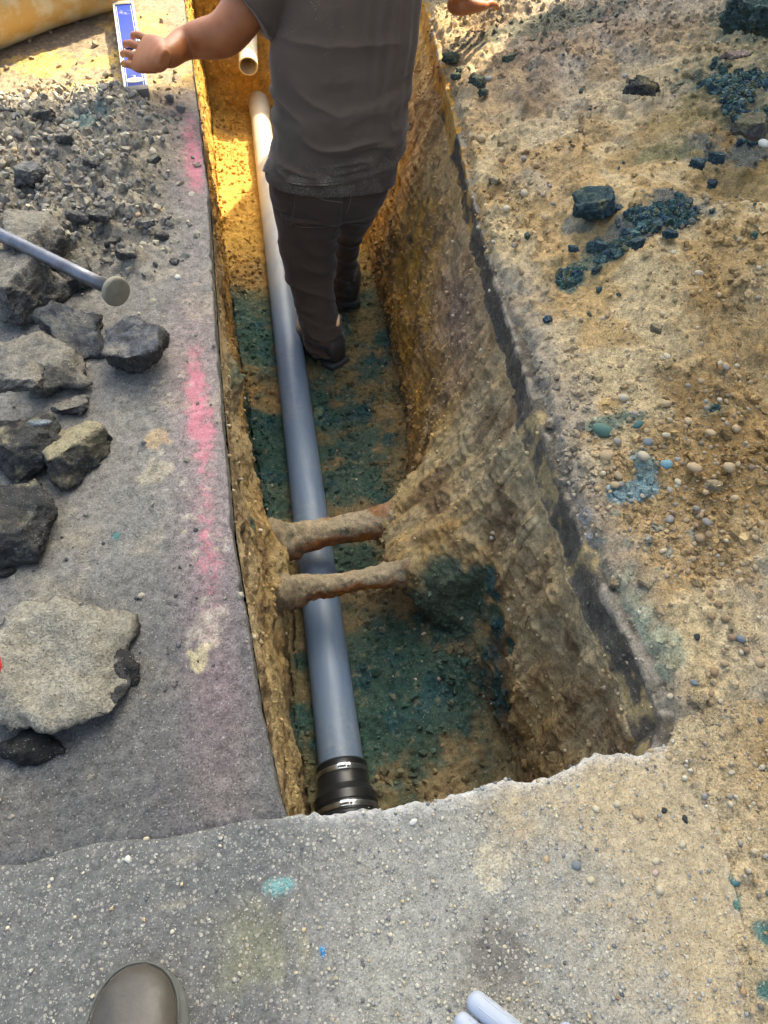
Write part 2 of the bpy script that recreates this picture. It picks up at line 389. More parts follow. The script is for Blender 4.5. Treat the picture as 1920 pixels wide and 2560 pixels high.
def make_spoil():
    ys = np.concatenate([np.linspace(.40, 1.6, 250)[:-1], np.linspace(1.6, 3.4, 260)[:-1], np.linspace(3.4, 5.5, 120)])
    k = np.concatenate([np.linspace(0, .5, 110)[:-1], np.linspace(.5, 1.35, 130)[:-1], np.linspace(1.35, 2.5, 90)])
    y = ys[:, None] + 0 * k[None]
    q = np.stack([ys, ys * 0, ys * 0], -1)
    x0 = xr(ys) - .006 + .024 * np.clip(fbm(q, 7, 4, 41) + .35, 0, 1) + .010 * fbm(q, 60, 2, 43) + .006 * sstep(2.0, 1.2, ys)
    x = x0[:, None] + k[None]
    P = np.stack([x, y, gz(y)], -1).astype(np.float32)
    h = spoil_height(x, y, P * np.array([1, 1, 0], np.float32))
    lo = fbm(P, 2.2, 3, 61); mid = fbm(P, 9, 4, 62); fine = fbm(P, 45, 4, 63, .6); grit = vn(P, 170, 65)
    rough = .5 + .5 * sstep(-.2, .3, vn(P, 1.7, 66))
    clod = np.maximum(0, fbm(P, 26, 3, 67) - .05) ** 1.2
    h = h + ((.050 * lo + .05 * np.abs(fbm(P + 5, 3.4, 3, 68))) * sstep(.1, .6, k[None]) * sstep(.8, 1.8, y) + .022 * mid + (.008 * fine + .003 * grit + .040 * clod) * rough) * sstep(0, .03, k[None] + .008)
    h = h - .03 * sstep(.02, 0, k[None]) - .06 * sstep(.50, .40, y)
    P[..., 2] += h
    # cracks
    n1 = fbm(P, 2.0, 4, 71); n2 = fbm(P, 8, 4, 72); n3 = fbm(P, 35, 3, 73)
    A = lambda *c: np.array(c, np.float32)
    C_ = np.broadcast_to(A(.48, .36, .195), P.shape).copy()
    C_ = mixc(C_, A(.38, .305, .21), sstep(-.1, .4, n1 + .4 * n2))
    C_ = mixc(C_, A(.40, .25, .095), sstep(.05, .4, n2 - .4 * n1 + .2) * .75)
    C_ = mixc(C_, A(.20, .125, .05), sstep(.25, .55, fbm(P, 4.5, 4, 74) + .1) * .8)
    C_ = mixc(C_, A(.24, .20, .19), blob(P, (1.3, 2.9, .45), .5) * .45 + blob(P, (.8, 2.5, .4), .25) * .3)
    C_ = mixc(C_, A(.13, .12, .05), blob(P, (1.75, 2.3, .45), .35) * .8 + blob(P, (1.25, 3.2, .4), .25, (1.6, .6, 1)) * .6)
    C_ = mixc(C_, A(.24, .14, .045), blob(P, (1.02, 1.2, .3), .16, (.7, 1.6, 1)) * .9 + blob(P, (1.45, 2.0, .35), .22) * .6 + blob(P, at_g(1560, 1000, .1), .12) * .8)
    # greyish fringe along the asphalt edge
    C_ = mixc(C_, A(.25, .21, .16), sstep(.07, .0, k[None] - .06 * n2 - .01) * sstep(1.9, 1.5, y) * .8 + sstep(.16, 0, k[None]) * sstep(2.3, 1.9, y) * 0)
    # teal and blue stained soil
    F_ = Finder(P)
    blue = A(.03, .07, .09); teal = A(.06, .14, .115); dteal = A(.04, .065, .055); lblue = A(.17, .33, .38); pblue = A(.12, .24, .26)
    def stain(px, py, r, col, s_=1.0, st=(1, 1, 1), up=.07):
        nonlocal C_
        m_ = sstep(.36, .62, s_ * blob(P * A(1, 1, 0), F_(px, py) * A(1, 1, 0), r, st) + .42 * n2 + .42 * n3)
        C_ = mixc(C_, col, m_ * .72)
    stain(1285, 450, .07, blue, 1.1); stain(1460, 450, .09, blue, 1.0, (1.5, 1, 1), .12); stain(1370, 510, .05, blue, .9, (1.8, .7, 1), .1)
    stain(1270, 570, .06, teal, .8, (1.6, .7, 1)); stain(1530, 340, .09, blue, .9, (1, 1.8, 1), .2); stain(1620, 220, .14, dteal, 1.0, (1, 2, 1), .25)
    stain(1640, 40, .15, dteal, 1.2, (1, 1, 1), .25); stain(1180, 40, .2, dteal, .85, (2, .5, 1), .1); stain(1380, 175, .07, dteal, .9, (1, 1, 1), .2)
    stain(1440, 330, .1, A(.10, .11, .05), .8, (1.6, .6, 1), .2); stain(1330, 905, .04, teal, 1.1, (1.5, .8, 1)); stain(1365, 1060, .026, lblue, 1.7, (1.6, .8, 1)); stain(1392, 1010, .022, pblue, 1.3, (1, 1.4, 1))
    stain(1560, 180, .16, dteal, .9, (1, 1.4, 1)); stain(1600, 420, .22, A(.26, .17, .06), 1.0); stain(1480, 250, .14, A(.20, .15, .06), .9); stain(1420, 470, .10, blue, .9, (1.6, .7, 1)); stain(1600, 330, .07, blue, .9)
    stain(1230, 600, .035, teal, .9); stain(1560, 880, .03, teal, .6); stain(1420, 1400, .06, A(.26, .27, .18), .9); stain(1340, 1330, .07, A(.27, .28, .20), .8)
    stain(1320, 870, .035, A(.48, .30, .12), 1.1); stain(1240, 1130, .03, A(.25, .24, .24), .9, (.7, 2, 1))
    C_ = C_ * (1 + .2 * n3[..., None] + .1 * grit[..., None])
    me = mesh_np('spoil_ground', P, grid_quads(len(ys), len(k)), C_)
    o = link('spoil_ground', me, M['spoil']); tag(o, kind='structure')
    return P, C_
SP, SCc = make_spoil()

# ------------------------------------------------------------------ asphalt on the left, saw cut along the trench
def make_asphalt():
    ys = np.concatenate([np.linspace(.37, 1.8, 260)[:-1], np.linspace(1.8, 3.6, 220)[:-1], np.linspace(3.6, 5.5, 90)])
    k = np.concatenate([np.linspace(-2.2, -1.0, 30)[:-1], np.linspace(-1.0, 0, 190)])
    nd = 12
    y = ys[:, None]
    q = np.stack([ys, ys * 0, ys * 0], -1)
    wob = (.0025 * fbm(q, 18, 3, 81) - .012 * np.maximum(0, fbm(q, 30, 2, 82) - .35) )[:, None]
    yy = y + 0 * k[None]
    x = xl(y) + wob * sstep(-.06, 0, k[None]) + k[None]
    P = np.stack([x, yy, gz(yy)], -1).astype(np.float32)
    Pf = P.copy()
    lo = fbm(Pf, 3, 3, 83); mid = fbm(Pf, 14, 4, 84); fine = fbm(Pf, 60, 4, 85, .6); grit = vn(Pf, 200, 86)
    # crumbled asphalt and dirt heaped by the rubble
    heap = sstep(-.19, -.42, x - .10 * lo) * sstep(1.78, 2.05, yy + .12 * mid) * sstep(2.95, 2.6, yy + .1 * lo)
    h = .004 * mid + .0028 * fine + .0012 * grit + heap * (.05 + .035 * lo + .03 * mid + .016 * fine + .035 * np.maximum(0, fbm(Pf, 22, 3, 87)))
    skirt = sstep(1.55, 2.2, yy) * sstep(-.08, -.25, x - xl(yy)) * .6
    h = h + skirt * (.006 * fine + .006 * mid + .012 * np.maximum(0, fbm(Pf, 38, 3, 88)))
    h = h * sstep(0, -.02, k[None] + .0) - .004 - .006 * sstep(.43, .405, yy)
    P[..., 2] += h
    t = np.linspace(0, 1, nd + 1)[1:][None]
    xd = x[:, -1:] + .002 * np.sin(t * 3) + 0 * y; zd = P[:, -1:, 2] - t * .062 + 0
    D = np.stack([xd + .0015 * vn(np.stack([xd * 0, y + 0 * t, zd], -1), 60, 89), yy[:, -1:] + 0 * t, zd], -1)
    P = np.concatenate([P, D], 1).astype(np.float32)
    A = lambda *c: np.array(c, np.float32)
    n1 = fbm(P, 2.5, 4, 91); n2 = fbm(P, 10, 4, 92); n3 = fbm(P, 45, 3, 93); n4 = fbm(P, 6, 4, 94)
    C_ = np.broadcast_to(A(.195, .182, .165), P.shape).copy()
    C_ = mixc(C_, A(.135, .128, .12), sstep(-.1, .5, n1 + .3 * n2) * .7)
    C_ = mixc(C_, A(.30, .26, .19), sstep(.18, .5, n4 + .25 * n3) * .55)
    X, Y = P[..., 0], P[..., 1]
    C_ = mixc(C_, A(.082, .081, .083), sstep(1.1, .5, Y + .2 * n1) * .75)
    dirt = np.clip(np.pad(heap, ((0, 0), (0, nd)), mode='edge') + np.pad(skirt, ((0, 0), (0, nd)), mode='edge') * .7, 0, 1)
    C_ = mixc(C_, A(.24, .205, .155), dirt * .8)
    C_ = mixc(C_, A(.30, .26, .19), dirt * sstep(.0, .4, n2 + .3 * n3) * .7)
    # sandy far part, with the sun's yellow painted in past the shade line
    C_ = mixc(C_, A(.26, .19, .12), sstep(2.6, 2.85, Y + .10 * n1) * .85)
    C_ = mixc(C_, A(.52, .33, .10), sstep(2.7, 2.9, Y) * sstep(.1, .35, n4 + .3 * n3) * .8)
    def stain(px, py, r, col, s_=1.0, st=(1, 1, 1)):
        nonlocal C_
        m_ = sstep(.42, .60, s_ * blob(P * A(1, 1, 0), Vector(at_g(px, py)) * Vector((1, 1, 0)), r, st) + .50 * n2 + .50 * n3)
        C_ = mixc(C_, col, m_ * .65)
    stain(220, 215, .10, A(.16, .30, .22), 1.1, (1.3, .8, 1)); stain(200, 290, .07, A(.10, .20, .20), .7); stain(110, 130, .14, A(.55, .34, .09), .8, (1.4, .6, 1)); stain(260, 130, .08, A(.55, .36, .10), .8)
    stain(310, 50, .06, A(.5, .36, .13), .8); stain(335, 945, .028, A(.42, .30, .16), .9); stain(455, 1360, .045, A(.34, .31, .24), .75); stain(430, 1420, .03, A(.42, .38, .2), .8); stain(250, 1155, .012, A(.05, .22, .22), 1.2)
    stain(330, 1020, .035, A(.32, .28, .2), .8); stain(60, 40, .01, A(.3, .3, .3), .1)
    # spray-painted marking
    wdt = .030 + .012 * n1
    pink = np.exp(-((X + .205 + .010 * np.sin(Y * 5) - .02 * sstep(.9, .5, Y)) / (.062 + .016 * n1)) ** 2)
    seg = np.interp(Y, [.42, .55, .62, .70, .80, .9, 1.0, 1.15, 1.25, 1.42, 1.6, 1.75, 2.05, 2.2, 2.3, 2.6, 2.7, 3.2, 3.4], [.1, .25, .36, .34, .40, .50, .46, .46, .60, .54, .34, .12, .1, .52, .58, .46, .1, 0, .2])
    pink = pink * seg * (np.arange(P.shape[1]) < len(k))[None]
    C_ = mixc(C_, A(.62, .30, .36), np.clip(pink * .3, 0, .12))
    face = (np.arange(P.shape[1]) >= len(k))[None] + 0 * Y
    C_ = mixc(C_, A(.15, .145, .138), face * .9)
    C_ = C_ * (1 + .15 * n3[..., None])
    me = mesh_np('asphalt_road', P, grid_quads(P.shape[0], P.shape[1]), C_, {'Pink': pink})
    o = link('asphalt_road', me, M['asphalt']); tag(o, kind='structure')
    return P[:, :len(k)], C_[:, :len(k)]
AP, AC = make_asphalt()

# ------------------------------------------------------------------ concrete slab in front with its broken edge
SLABX = lambda y: .565 + .18 * (y - .16)
def make_concrete():
    t = np.linspace(0, 1, 250); nd = 16
    k = np.concatenate([np.linspace(-2.2, -.75, 30)[:-1], np.linspace(-.75, 0, 330)])
    x = np.where(k[None] > -.75, 0, 0) + 0 * t[:, None] + k[None]
    ye = edge_y(k + .56)[None]
    y = -1.0 + (ye + 1.0) * (1 - (1 - t[:, None]) ** 1.6)
    x = SLABX(y) + k[None]
    y = -1.0 + (edge_y(SLABX(.41) + k)[None] + 1.0) * (1 - (1 - t[:, None]) ** 1.6)
    P = np.stack([x, y, gz(y)], -1).astype(np.float32)
    mid = fbm(P, 12, 4, 101); fine = fbm(P, 60, 4, 102, .6); grit = vn(P, 220, 103)
    distE = edge_y(x) - y
    P[..., 2] += .002 * mid + .0016 * fine + .0009 * grit - .006 * np.exp(-np.clip(distE, 0, 1) / .006)
    s = np.linspace(0, 1, nd + 1)[1:][:, None]
    L = P[-1:]
    D = np.stack([L[..., 0] + 0 * s, L[..., 1] - .012 * s + .008 * np.sqrt(s) + .004 * vn(np.stack([L[..., 0] + 0 * s, 0 * s + 0 * L[..., 0], s + 0 * L[..., 0]], -1), (40, 1, 5), 104), L[..., 2] - s * .11], -1)
    P = np.concatenate([P, D], 0).astype(np.float32)
    A = lambda *c: np.array(c, np.float32)
    n1 = fbm(P, 3, 4, 111); n2 = fbm(P, 12, 4, 112); n3 = fbm(P, 50, 3, 113)
    X, Y = P[..., 0], P[..., 1]
    C_ = np.broadcast_to(A(.29, .275, .235), P.shape).copy()
    C_ = mixc(C_, A(.20, .195, .18), sstep(-.1, .4, n1 + .3 * n2) * .6)
    left = sstep(.10, -.14, X + .10 * n1 + .06 * n2 + .25 * (.42 - Y) - .02)
    C_ = mixc(C_, A(.092, .093, .096), left * .85)
    sand = sstep(.24, .52, X + .14 * n1 + .12 * n2 + .05 * n3 + .10 * sstep(.2, .42, Y))
    C_ = mixc(C_, A(.42, .32, .185), sand * .9)
    C_ = mixc(C_, A(.44, .38, .27), sstep(.3, .8, blob(P, Vector(at_g(1060, 1875)), .035) + .5 * n2 + .5 * n3) * .8)
    C_ = mixc(C_, A(.13, .115, .10), np.clip(blob(P, Vector(at_g(1080, 2060)), .05) * 1.1, 0, .8))
    C_ = mixc(C_, A(.14, .34, .34), sstep(.50, .95, .9 * blob(P, Vector(at_g(600, 1915)), .022, (1.3, .8, 1)) + .5 * n2 + .5 * n3) * .7)
    C_ = mixc(C_, A(.04, .20, .42), sstep(.45, .62, 1.2 * blob(P, Vector(at_g(697, 2055)), .006, (.7, 1.5, 1)) + .2 * n3))
    C_ = mixc(C_, A(.20, .19, .11), .5 * sstep(.3, .9, blob(P, Vector(at_g(540, 2060)), .07) + .6 * n2 + .4 * n3))
    rim = np.exp(-np.clip(distE, 0, 1) / (.010 + .006 * n2[:distE.shape[0]])); rim = np.pad(rim, ((0, nd), (0, 0)), mode='edge')
    C_ = mixc(C_, A(.46, .46, .46), np.clip(rim * sstep(-.14, 0, X), 0, 1) * .8)
    edge_r = np.exp(-((SLABX(Y) - X) / .02) ** 2)
    C_ = mixc(C_, A(.36, .35, .34), edge_r * sstep(.3, .1, Y) * sstep(-.1, .2, n2) * .6)
    C_ = C_ * (1 + .12 * n3[..., None])
    aggm = np.clip(1 - sand * .9, 0, 1) * (1 - .45 * left)
    me = mesh_np('concrete_slab', P, grid_quads(P.shape[0], P.shape[1]), C_, {'Agg': aggm})
    o = link('concrete_slab', me, M['concrete']); tag(o, kind='structure')
    return P[:250], C_[:250]
CP, CC = make_concrete()

def make_spoil_front():
    ys = np.concatenate([np.linspace(-1.0, -.1, 40)[:-1], np.linspace(-.1, .56, 170)])
    k = np.concatenate([np.linspace(0, .6, 150)[:-1], np.linspace(.6, 2.3, 90)])
    y = ys[:, None] + 0 * k[None]
    x = np.where(y > .36, .50, SLABX(y)) + .0 + k[None]
    qq = np.concatenate([y[:, :1], y[:, :1] * 0, y[:, :1] * 0], 1)
    x = SLABX(np.minimum(y, .36)) - .05 * sstep(.3, .42, y) + (.05 * fbm(qq, 9, 4, 124) + .02 * fbm(qq, 50, 2, 125))[:, None] - .03 + k[None]
    x = np.where(y > .40, np.maximum(x, xr(y) + .012 + k[None] * .5), x)
    P = np.stack([x, y, gz(y)], -1).astype(np.float32)
    lo = fbm(P, 3, 3, 121); mid = fbm(P, 11, 4, 122); fine = fbm(P, 50, 4, 123, .6)
    h = .012 + .01 * lo + .008 * mid + .006 * fine - .016 * sstep(.06, 0, k[None]) - .06 * sstep(.47, .56, y) + .05 * sstep(.2, .9, k[None]) * sstep(0, .5, y)
    h = h - .012 * blob(P * np.array([1, 1, 0]), (.80, .37, 0), .10) - .012 * sstep(.02, 0, k[None])
    # boot tread printed into the soft sand
    rot = .5; u = (x - .80) * math.cos(rot) + (y - .36) * math.sin(rot); v = -(x - .80) * math.sin(rot) + (y - .36) * math.cos(rot)
    pr = (np.abs(u) < .10) * (np.abs(v) < .05)
    h = h + pr * (.006 * sstep(-.2, .3, np.sin(u * 220 + 1.2 * np.sign(v) * v * 40)))
    h = h * sstep(2.9, 2.4, x)
    P[..., 2] += h
    n1 = fbm(P, 3, 4, 131); n2 = fbm(P, 11, 4, 132); n3 = fbm(P, 45, 3, 133)
    A = lambda *c: np.array(c, np.float32)
    C_ = np.broadcast_to(A(.42, .32, .185), P.shape).copy()
    C_ = mixc(C_, A(.34, .28, .20), sstep(-.1, .4, n1 + .3 * n2) * .7)
    C_ = mixc(C_, A(.30, .18, .06), np.clip(blob(P, (.80, .36, .05), .11) * 1.3, 0, .9))
    def stain(px, py, r, col, s_=1.0, st=(1, 1, 1)):
        nonlocal C_
        m_ = sstep(.42, .60, s_ * blob(P * A(1, 1, 0), Vector(at_g(px, py)) * Vector((1, 1, 0)), r, st) + .26 * n2 + .22 * n3)
        C_ = mixc(C_, col, m_ * .85)
    stain(1560, 1930, .03, A(.03, .15, .14), 1.1, (.9, 1.6, 1)); stain(1650, 2020, .02, A(.03, .13, .13), 1.2); stain(1645, 2140, .014, A(.03, .13, .12), 1.1)
    C_ = C_ * (1 + .2 * n3[..., None])
    me = mesh_np('sandy_ground', P, grid_quads(len(ys), len(k)), C_)
    o = link('sandy_ground', me, M['spoil']); tag(o, kind='structure')
    return P, C_
FP, FC = make_spoil_front()

# wider ground: a ring round the dug area, out to the horizon
def make_outer():
    xs = [-60, -20, -6, -2.25, 2.9, 6, 20, 60]; ys = [-60, -20, -5, -.98, 5.35, 10, 25, 80]
    V = []; idx = {}
    for i, X in enumerate(xs):
        for j_, Y in enumerate(ys):
            z = .1 * max(min(Y, 8), -2) - .008
            idx[i, j_] = len(V); V.append((X, Y, z))
    Q = []
    for i in range(len(xs) - 1):
        for j_ in range(len(ys) - 1):
            if i == 3 and j_ == 3: continue
            Q.append((idx[i, j_], idx[i + 1, j_], idx[i + 1, j_ + 1], idx[i, j_ + 1]))
    m = mat_ground('driveway_ground', base=(.16, .14, .115), attr=False, contrast=.3, vs=60, ns=3, bump=.4)
    o = link('ground', mesh_np('ground', V, Q), m, smooth=False); tag(o, kind='structure')
make_outer()

# ------------------------------------------------------------------ pebbles
def ico(sub):
    bm = bmesh.new(); bmesh.ops.create_icosphere(bm, subdivisions=sub, radius=1)
    V = np.array([v.co[:] for v in bm.verts], np.float32); F = np.array([[v.index for v in f.verts] for f in bm.faces], np.int32)
    bm.free(); return V, F
ICO1, ICO2, ICO3 = ico(1), ico(2), ico(3)
def rotmats(n):
    q = rng.normal(size=(n, 4)).astype(np.float32); q /= np.linalg.norm(q, axis=1, keepdims=True)
    a, b, c, d = q.T
    return np.stack([np.stack([1 - 2 * (c * c + d * d), 2 * (b * c - a * d), 2 * (b * d + a * c)], -1),
                     np.stack([2 * (b * c + a * d), 1 - 2 * (b * b + d * d), 2 * (c * d - a * b)], -1),
                     np.stack([2 * (b * d - a * c), 2 * (c * d + a * b), 1 - 2 * (b * b + c * c)], -1)], 1)
def pebble_mesh(name, pts, r, cols, tmpl=ICO1, ang=0.25, flat=None, facet=False):
    V0, F0 = tmpl; n = len(pts); nv = len(V0)
    jit = 1 + ang * vn((V0[None] * .9 + rng.uniform(-50, 50, (n, 1, 3))).astype(np.float32), 1.3, 7)
    V = V0[None] * jit[..., None]
    sc = rng.uniform(.62, 1.15, (n, 1, 3)).astype(np.float32)
    V = V * sc
    R = rotmats(n)
    V = np.einsum('nij,nkj->nki', R, V)
    if flat is not None: V[..., 2] *= flat
    V = V * r[:, None, None] + pts[:, None]
    F = F0[None] + (np.arange(n) * nv)[:, None, None]
    C_ = np.repeat(cols[:, None], nv, 1)
    me = mesh_np(name, V, F, C_, tri=True)
    if facet: me.polygons.foreach_set('use_smooth', np.zeros(len(me.polygons), bool))
    return me
def pick(P, N, dens_mask, n, C_=None):
    """choose n random grid vertices (weighted) and jitter them"""
    wgt = dens_mask.ravel().astype(np.float64); wgt /= wgt.sum()
    i = rng.choice(wgt.size, n, p=wgt)
    q = P.reshape(-1, 3)[i] + rng.normal(0, .002, (n, 3)).astype(np.float32)
    return q, i
def area_w(P):
    du = np.gradient(P, axis=0); dv = np.gradient(P, axis=1)
    return np.linalg.norm(np.cross(du, dv), axis=-1)
TAN = np.array([[.40, .31, .20], [.46, .38, .27], [.33, .25, .16], [.50, .44, .34], [.30, .26, .21], [.36, .24, .12], [.24, .22, .20], [.16, .14, .12], [.14, .18, .18]], np.float32)
def tones(n, pal, p=None, v=.18):
    i = rng.choice(len(pal), n, p=p); return pal[i] * rng.uniform(1 - v, 1 + v, (n, 1)).astype(np.float32)
PT = np.array([.2, .16, .16, .12, .12, .1, .08, .04, .02]); PT /= PT.sum()
def sizes(n, lo, hi, k=2.6):
    return (lo + (hi - lo) * rng.uniform(0, 1, n) ** k).astype(np.float32)

# spoil gravel
aw = area_w(SP)
patch = sstep(-.15, .35, fbm(SP, 3.2, 3, 201)) + .25
view = (SP[..., 0] < 2.3) * (SP[..., 1] < 4.0)
near = 1 + 1.5 * sstep(1.8, .6, SP[..., 1])
lane = 1 + 2.2 * blob(SP * np.array([1, 1, 0]), (.78, 1.15, 0), .35, (.45, 1.6, 1)) + 1.2 * blob(SP * np.array([1, 1, 0]), (.75, 1.95, 0), .25, (.5, 1.6, 1))
pts, i = pick(SP, None, aw * patch * view * near * lane, 15000)
r = sizes(15000, .0012, .0072, 3.6)
cc = tones(15000, TAN, PT) * .5 + SCc.reshape(-1, 3)[i] * .5
tealish = SCc.reshape(-1, 3)[i]; dark_ = tealish[:, 0] < .08
cc[dark_] = tealish[dark_] * 1.3
pts[:, 2] += r * .05
tag(link('spoil_gravel', pebble_mesh('spoil_gravel', pts, r, cc, ICO1, .5), M['pebble']), 'tan gravel and crumbs strewn over the sandy spoil bank', 'gravel', kind='stuff')
# clods of the soil itself
NC = 17000
pts, i = pick(SP, None, aw * view * near * (patch ** 1.2), NC)
r = sizes(NC, .0016, .013, 4.5); pts[:, 2] += r * .15
tag(link('soil_crumbs', pebble_mesh('soil_crumbs', pts, r, SCc.reshape(-1, 3)[i] * rng.uniform(.8, 1.25, (NC, 1)), ICO1, .7, facet=True), M['spoil']),
    'crumbly clods of damp sand across the spoil bank', 'soil clods', kind='stuff')
stm = (SCc[..., 0] < .13) * (SCc[..., 1] > SCc[..., 0] * 1.15)
pts, i = pick(SP, None, aw * view * (stm + .0004), 5200)
r = sizes(5200, .0016, .012, 2.8); pts[:, 2] += r * .25
cb_ = np.array([[.035, .075, .08], [.05, .10, .085], [.03, .06, .09], [.09, .10, .06], [.10, .17, .16]], np.float32)
tag(link('blue_crumbs', pebble_mesh('blue_crumbs', pts, r, tones(5200, cb_, [.3, .25, .2, .17, .08]), ICO1, .7, facet=True), M['spoil']), 'crumbled teal and blue stained soil on the bank', 'soil crumbs', kind='stuff')
# sandy front gravel
aw = area_w(FP); v_ = (FP[..., 0] < 1.1) * (FP[..., 1] > -.15)
pts, i = pick(FP, None, aw * v_, 2600); r = sizes(2600, .0012, .0058, 2.4); pts[:, 2] += r * .35
tag(link('front_gravel', pebble_mesh('front_gravel', pts, r, tones(2600, TAN, PT)), M['pebble']), 'mixed pebbles along the sandy strip right of the slab', 'gravel', kind='stuff')
# trench gravel
aw = area_w(TP); isL, isF, isR, isB = TI
wmask = (isR * 1.0 + isF * .7 + isL * .5 + isB * .25) * (TP[..., 1] > .42) * (np.abs(TP[..., 0]) * 20 > 1.3)
pts, i = pick(TP, None, aw * wmask * (.3 + sstep(0, .4, fbm(TP, 5, 3, 202))), 16000)
r = sizes(16000, .0013, .0080, 3.6)
cc = TC.reshape(-1, 3)[i] * rng.uniform(.8, 1.5, (16000, 1)); lightm = rng.uniform(0, 1, 16000) < .10
cc[lightm] = tones(int(lightm.sum()), TAN[:5])
tag(link('trench_gravel', pebble_mesh('trench_gravel', pts, r, cc, ICO1, .4), M['pebble']), 'small stones and crumbs stuck in the trench walls and floor', 'gravel', kind='stuff')
aw = area_w(TP)
pts, i = pick(TP, None, aw * (isF | (isR & (TP[..., 2] < -.35))) * (TP[..., 1] > .42) * (np.abs(TP[..., 0]) > .062) * (.25 + sstep(-.1, .4, fbm(TP, 6, 3, 205))), 9000)
r = sizes(9000, .002, .014, 3.0)
tag(link('floor_crumbs', pebble_mesh('floor_crumbs', pts, r, TC.reshape(-1, 3)[i] * rng.uniform(.75, 1.35, (9000, 1)), ICO1, .7, facet=True), M['soil']), 'loose damp crumbs of earth over the trench floor', 'soil crumbs', kind='stuff')
# asphalt crumbs
aw = area_w(AP); X, Y = AP[..., 0], AP[..., 1]
heapm = sstep(-.25, -.40, X) * sstep(1.8, 2.05, Y) * sstep(3.0, 2.6, Y) * 9 + sstep(1.6, 2.1, Y) * sstep(3.0, 2.6, Y) * sstep(-.17, -.28, X) * 4 + .5
pts, i = pick(AP, None, aw * heapm * (X > -1.1) * (Y < 4), 9500)
r = sizes(9500, .0012, .014, 5.0); r = np.where(AP.reshape(-1, 3)[i][:, 1] < 1.8, r * .55, r)
ASP = np.array([[.12, .115, .11], [.17, .16, .145], [.08, .078, .078], [.26, .23, .18], [.38, .33, .25], [.20, .175, .145]], np.float32)
cc = tones(9500, ASP, [.14, .24, .05, .23, .14, .20]) * 1.15; fy = AP.reshape(-1, 3)[i][:, 1] > 2.7
cc[fy] = cc[fy] * .5 + np.array([.25, .18, .09]) * .6
pts[:, 2] += r * .3
tag(link('asphalt_crumbs', pebble_mesh('asphalt_crumbs', pts, r, cc, ICO1, .75, facet=True), M['pebble']), 'dark asphalt crumbs and grit scattered over the left side', 'gravel', kind='stuff')
# aggregate exposed in the concrete
aw = area_w(CP); X, Y = CP[..., 0], CP[..., 1]
am_ = (X > -.62) * (Y > .02) * (.30 + .9 * sstep(-.15, .05, X)) * (1 - .7 * sstep(.36, .55, X)) * (1 + 1.5 * sstep(.2, .05, Y))
pts, i = pick(CP, None, aw * am_, 7000); r = sizes(7000, .0010, .0040, 2.6)
CA = np.array([[.40, .375, .31], [.46, .40, .29], [.34, .33, .30], [.42, .33, .20], [.12, .12, .125], [.24, .24, .23]], np.float32)
pts[:, 2] -= r * .05
tag(link('exposed_aggregate', pebble_mesh('exposed_aggregate', pts, r, tones(7000, CA, [.3, .2, .2, .08, .07, .15]), ICO1, .3, .38), M['pebble']),
    'cream and grey pebbles showing in the worn concrete', 'aggregate', kind='stuff')

# ---- single stones large enough to pick out
def stone_mesh(name, seed, tmpl=ICO2, ang=.2, stretch=(1, .8, .65), lump=1.2):
    V0, F0 = tmpl; V = V0 * (1 + ang * fbm(V0 + seed * 7.3, lump, 3, seed))[:, None] * np.array(stretch, np.float32)
    return mesh_np(name, V, F0, tri=True)
STONES = [stone_mesh('pebble', s, ICO2, .22, st) for s, st in enumerate([(1, .8, .65), (1, .9, .75), (1.15, .7, .55), (1, .85, .5), (1.1, .8, .7), (.95, .95, .8)])]
SHARDS = [stone_mesh('asphalt_lump', 30 + s, ICO2, .55, st, 1.6) for s, st in enumerate([(1, .8, .6), (1.1, .7, .7), (1, .9, .5)])]
for m_ in STONES: m_.materials.append(M['pebble_obj'])
for m_ in SHARDS: m_.materials.append(M['pebble_obj'])
# height lookup by ray casting
def bvh_of(P):
    v = [tuple(p) for p in P.reshape(-1, 3)[::1]]
    return v
def surf_z(P, x, y):
    d = (P[..., 0] - x) ** 2 + (P[..., 1] - y) ** 2
    k = np.argmin(d); return float(P.reshape(-1, 3)[k][2])
def ground_z(x, y):
    if y < edge_y(x): return surf_z(CP, x, y) if x < SLABX(y) else surf_z(FP, x, y)
    if x < xl(y): return surf_z(AP, x, y)
    return surf_z(SP, x, y)
LAND = []; TODO = []
def note(o, px, py, label, group):
    if group is None: LAND.append((px, py, label))
    else: TODO.append((o, px, py, label))
def single(px, py, dia_px, col, label, group, cat='pebble', name='pebble', lib=STONES, up=0.0, sink=.05):
    p = at_g(px, py, up); z = ground_z(p.x, p.y)
    p = at_z(px, py, z)
    dep = Vector(p - Vector((0, 0, CAMZ))).dot(Vector(FV)); r = dia_px * K * dep / FPX / 2
    o = bpy.data.objects.new(name, random.choice(lib)); COL.objects.link(o)
    o.location = (p.x, p.y, z + r * sink); o.scale = (r, r, r); o.rotation_euler = (random.uniform(-.25, .25), random.uniform(-.25, .25), random.uniform(0, 6.28))
    o.color = (*col, 1); tag(o, label, cat, group); note(o, px, py, label, group)
    return o
CREAM, TANC, BROWN, BLUEG, WHITE, BLACK, TEALC, LBL = (.46, .39, .27), (.40, .29, .165), (.27, .18, .10), (.16, .18, .19), (.56, .54, .48), (.03, .03, .032), (.07, .16, .155), (.14, .26, .30)
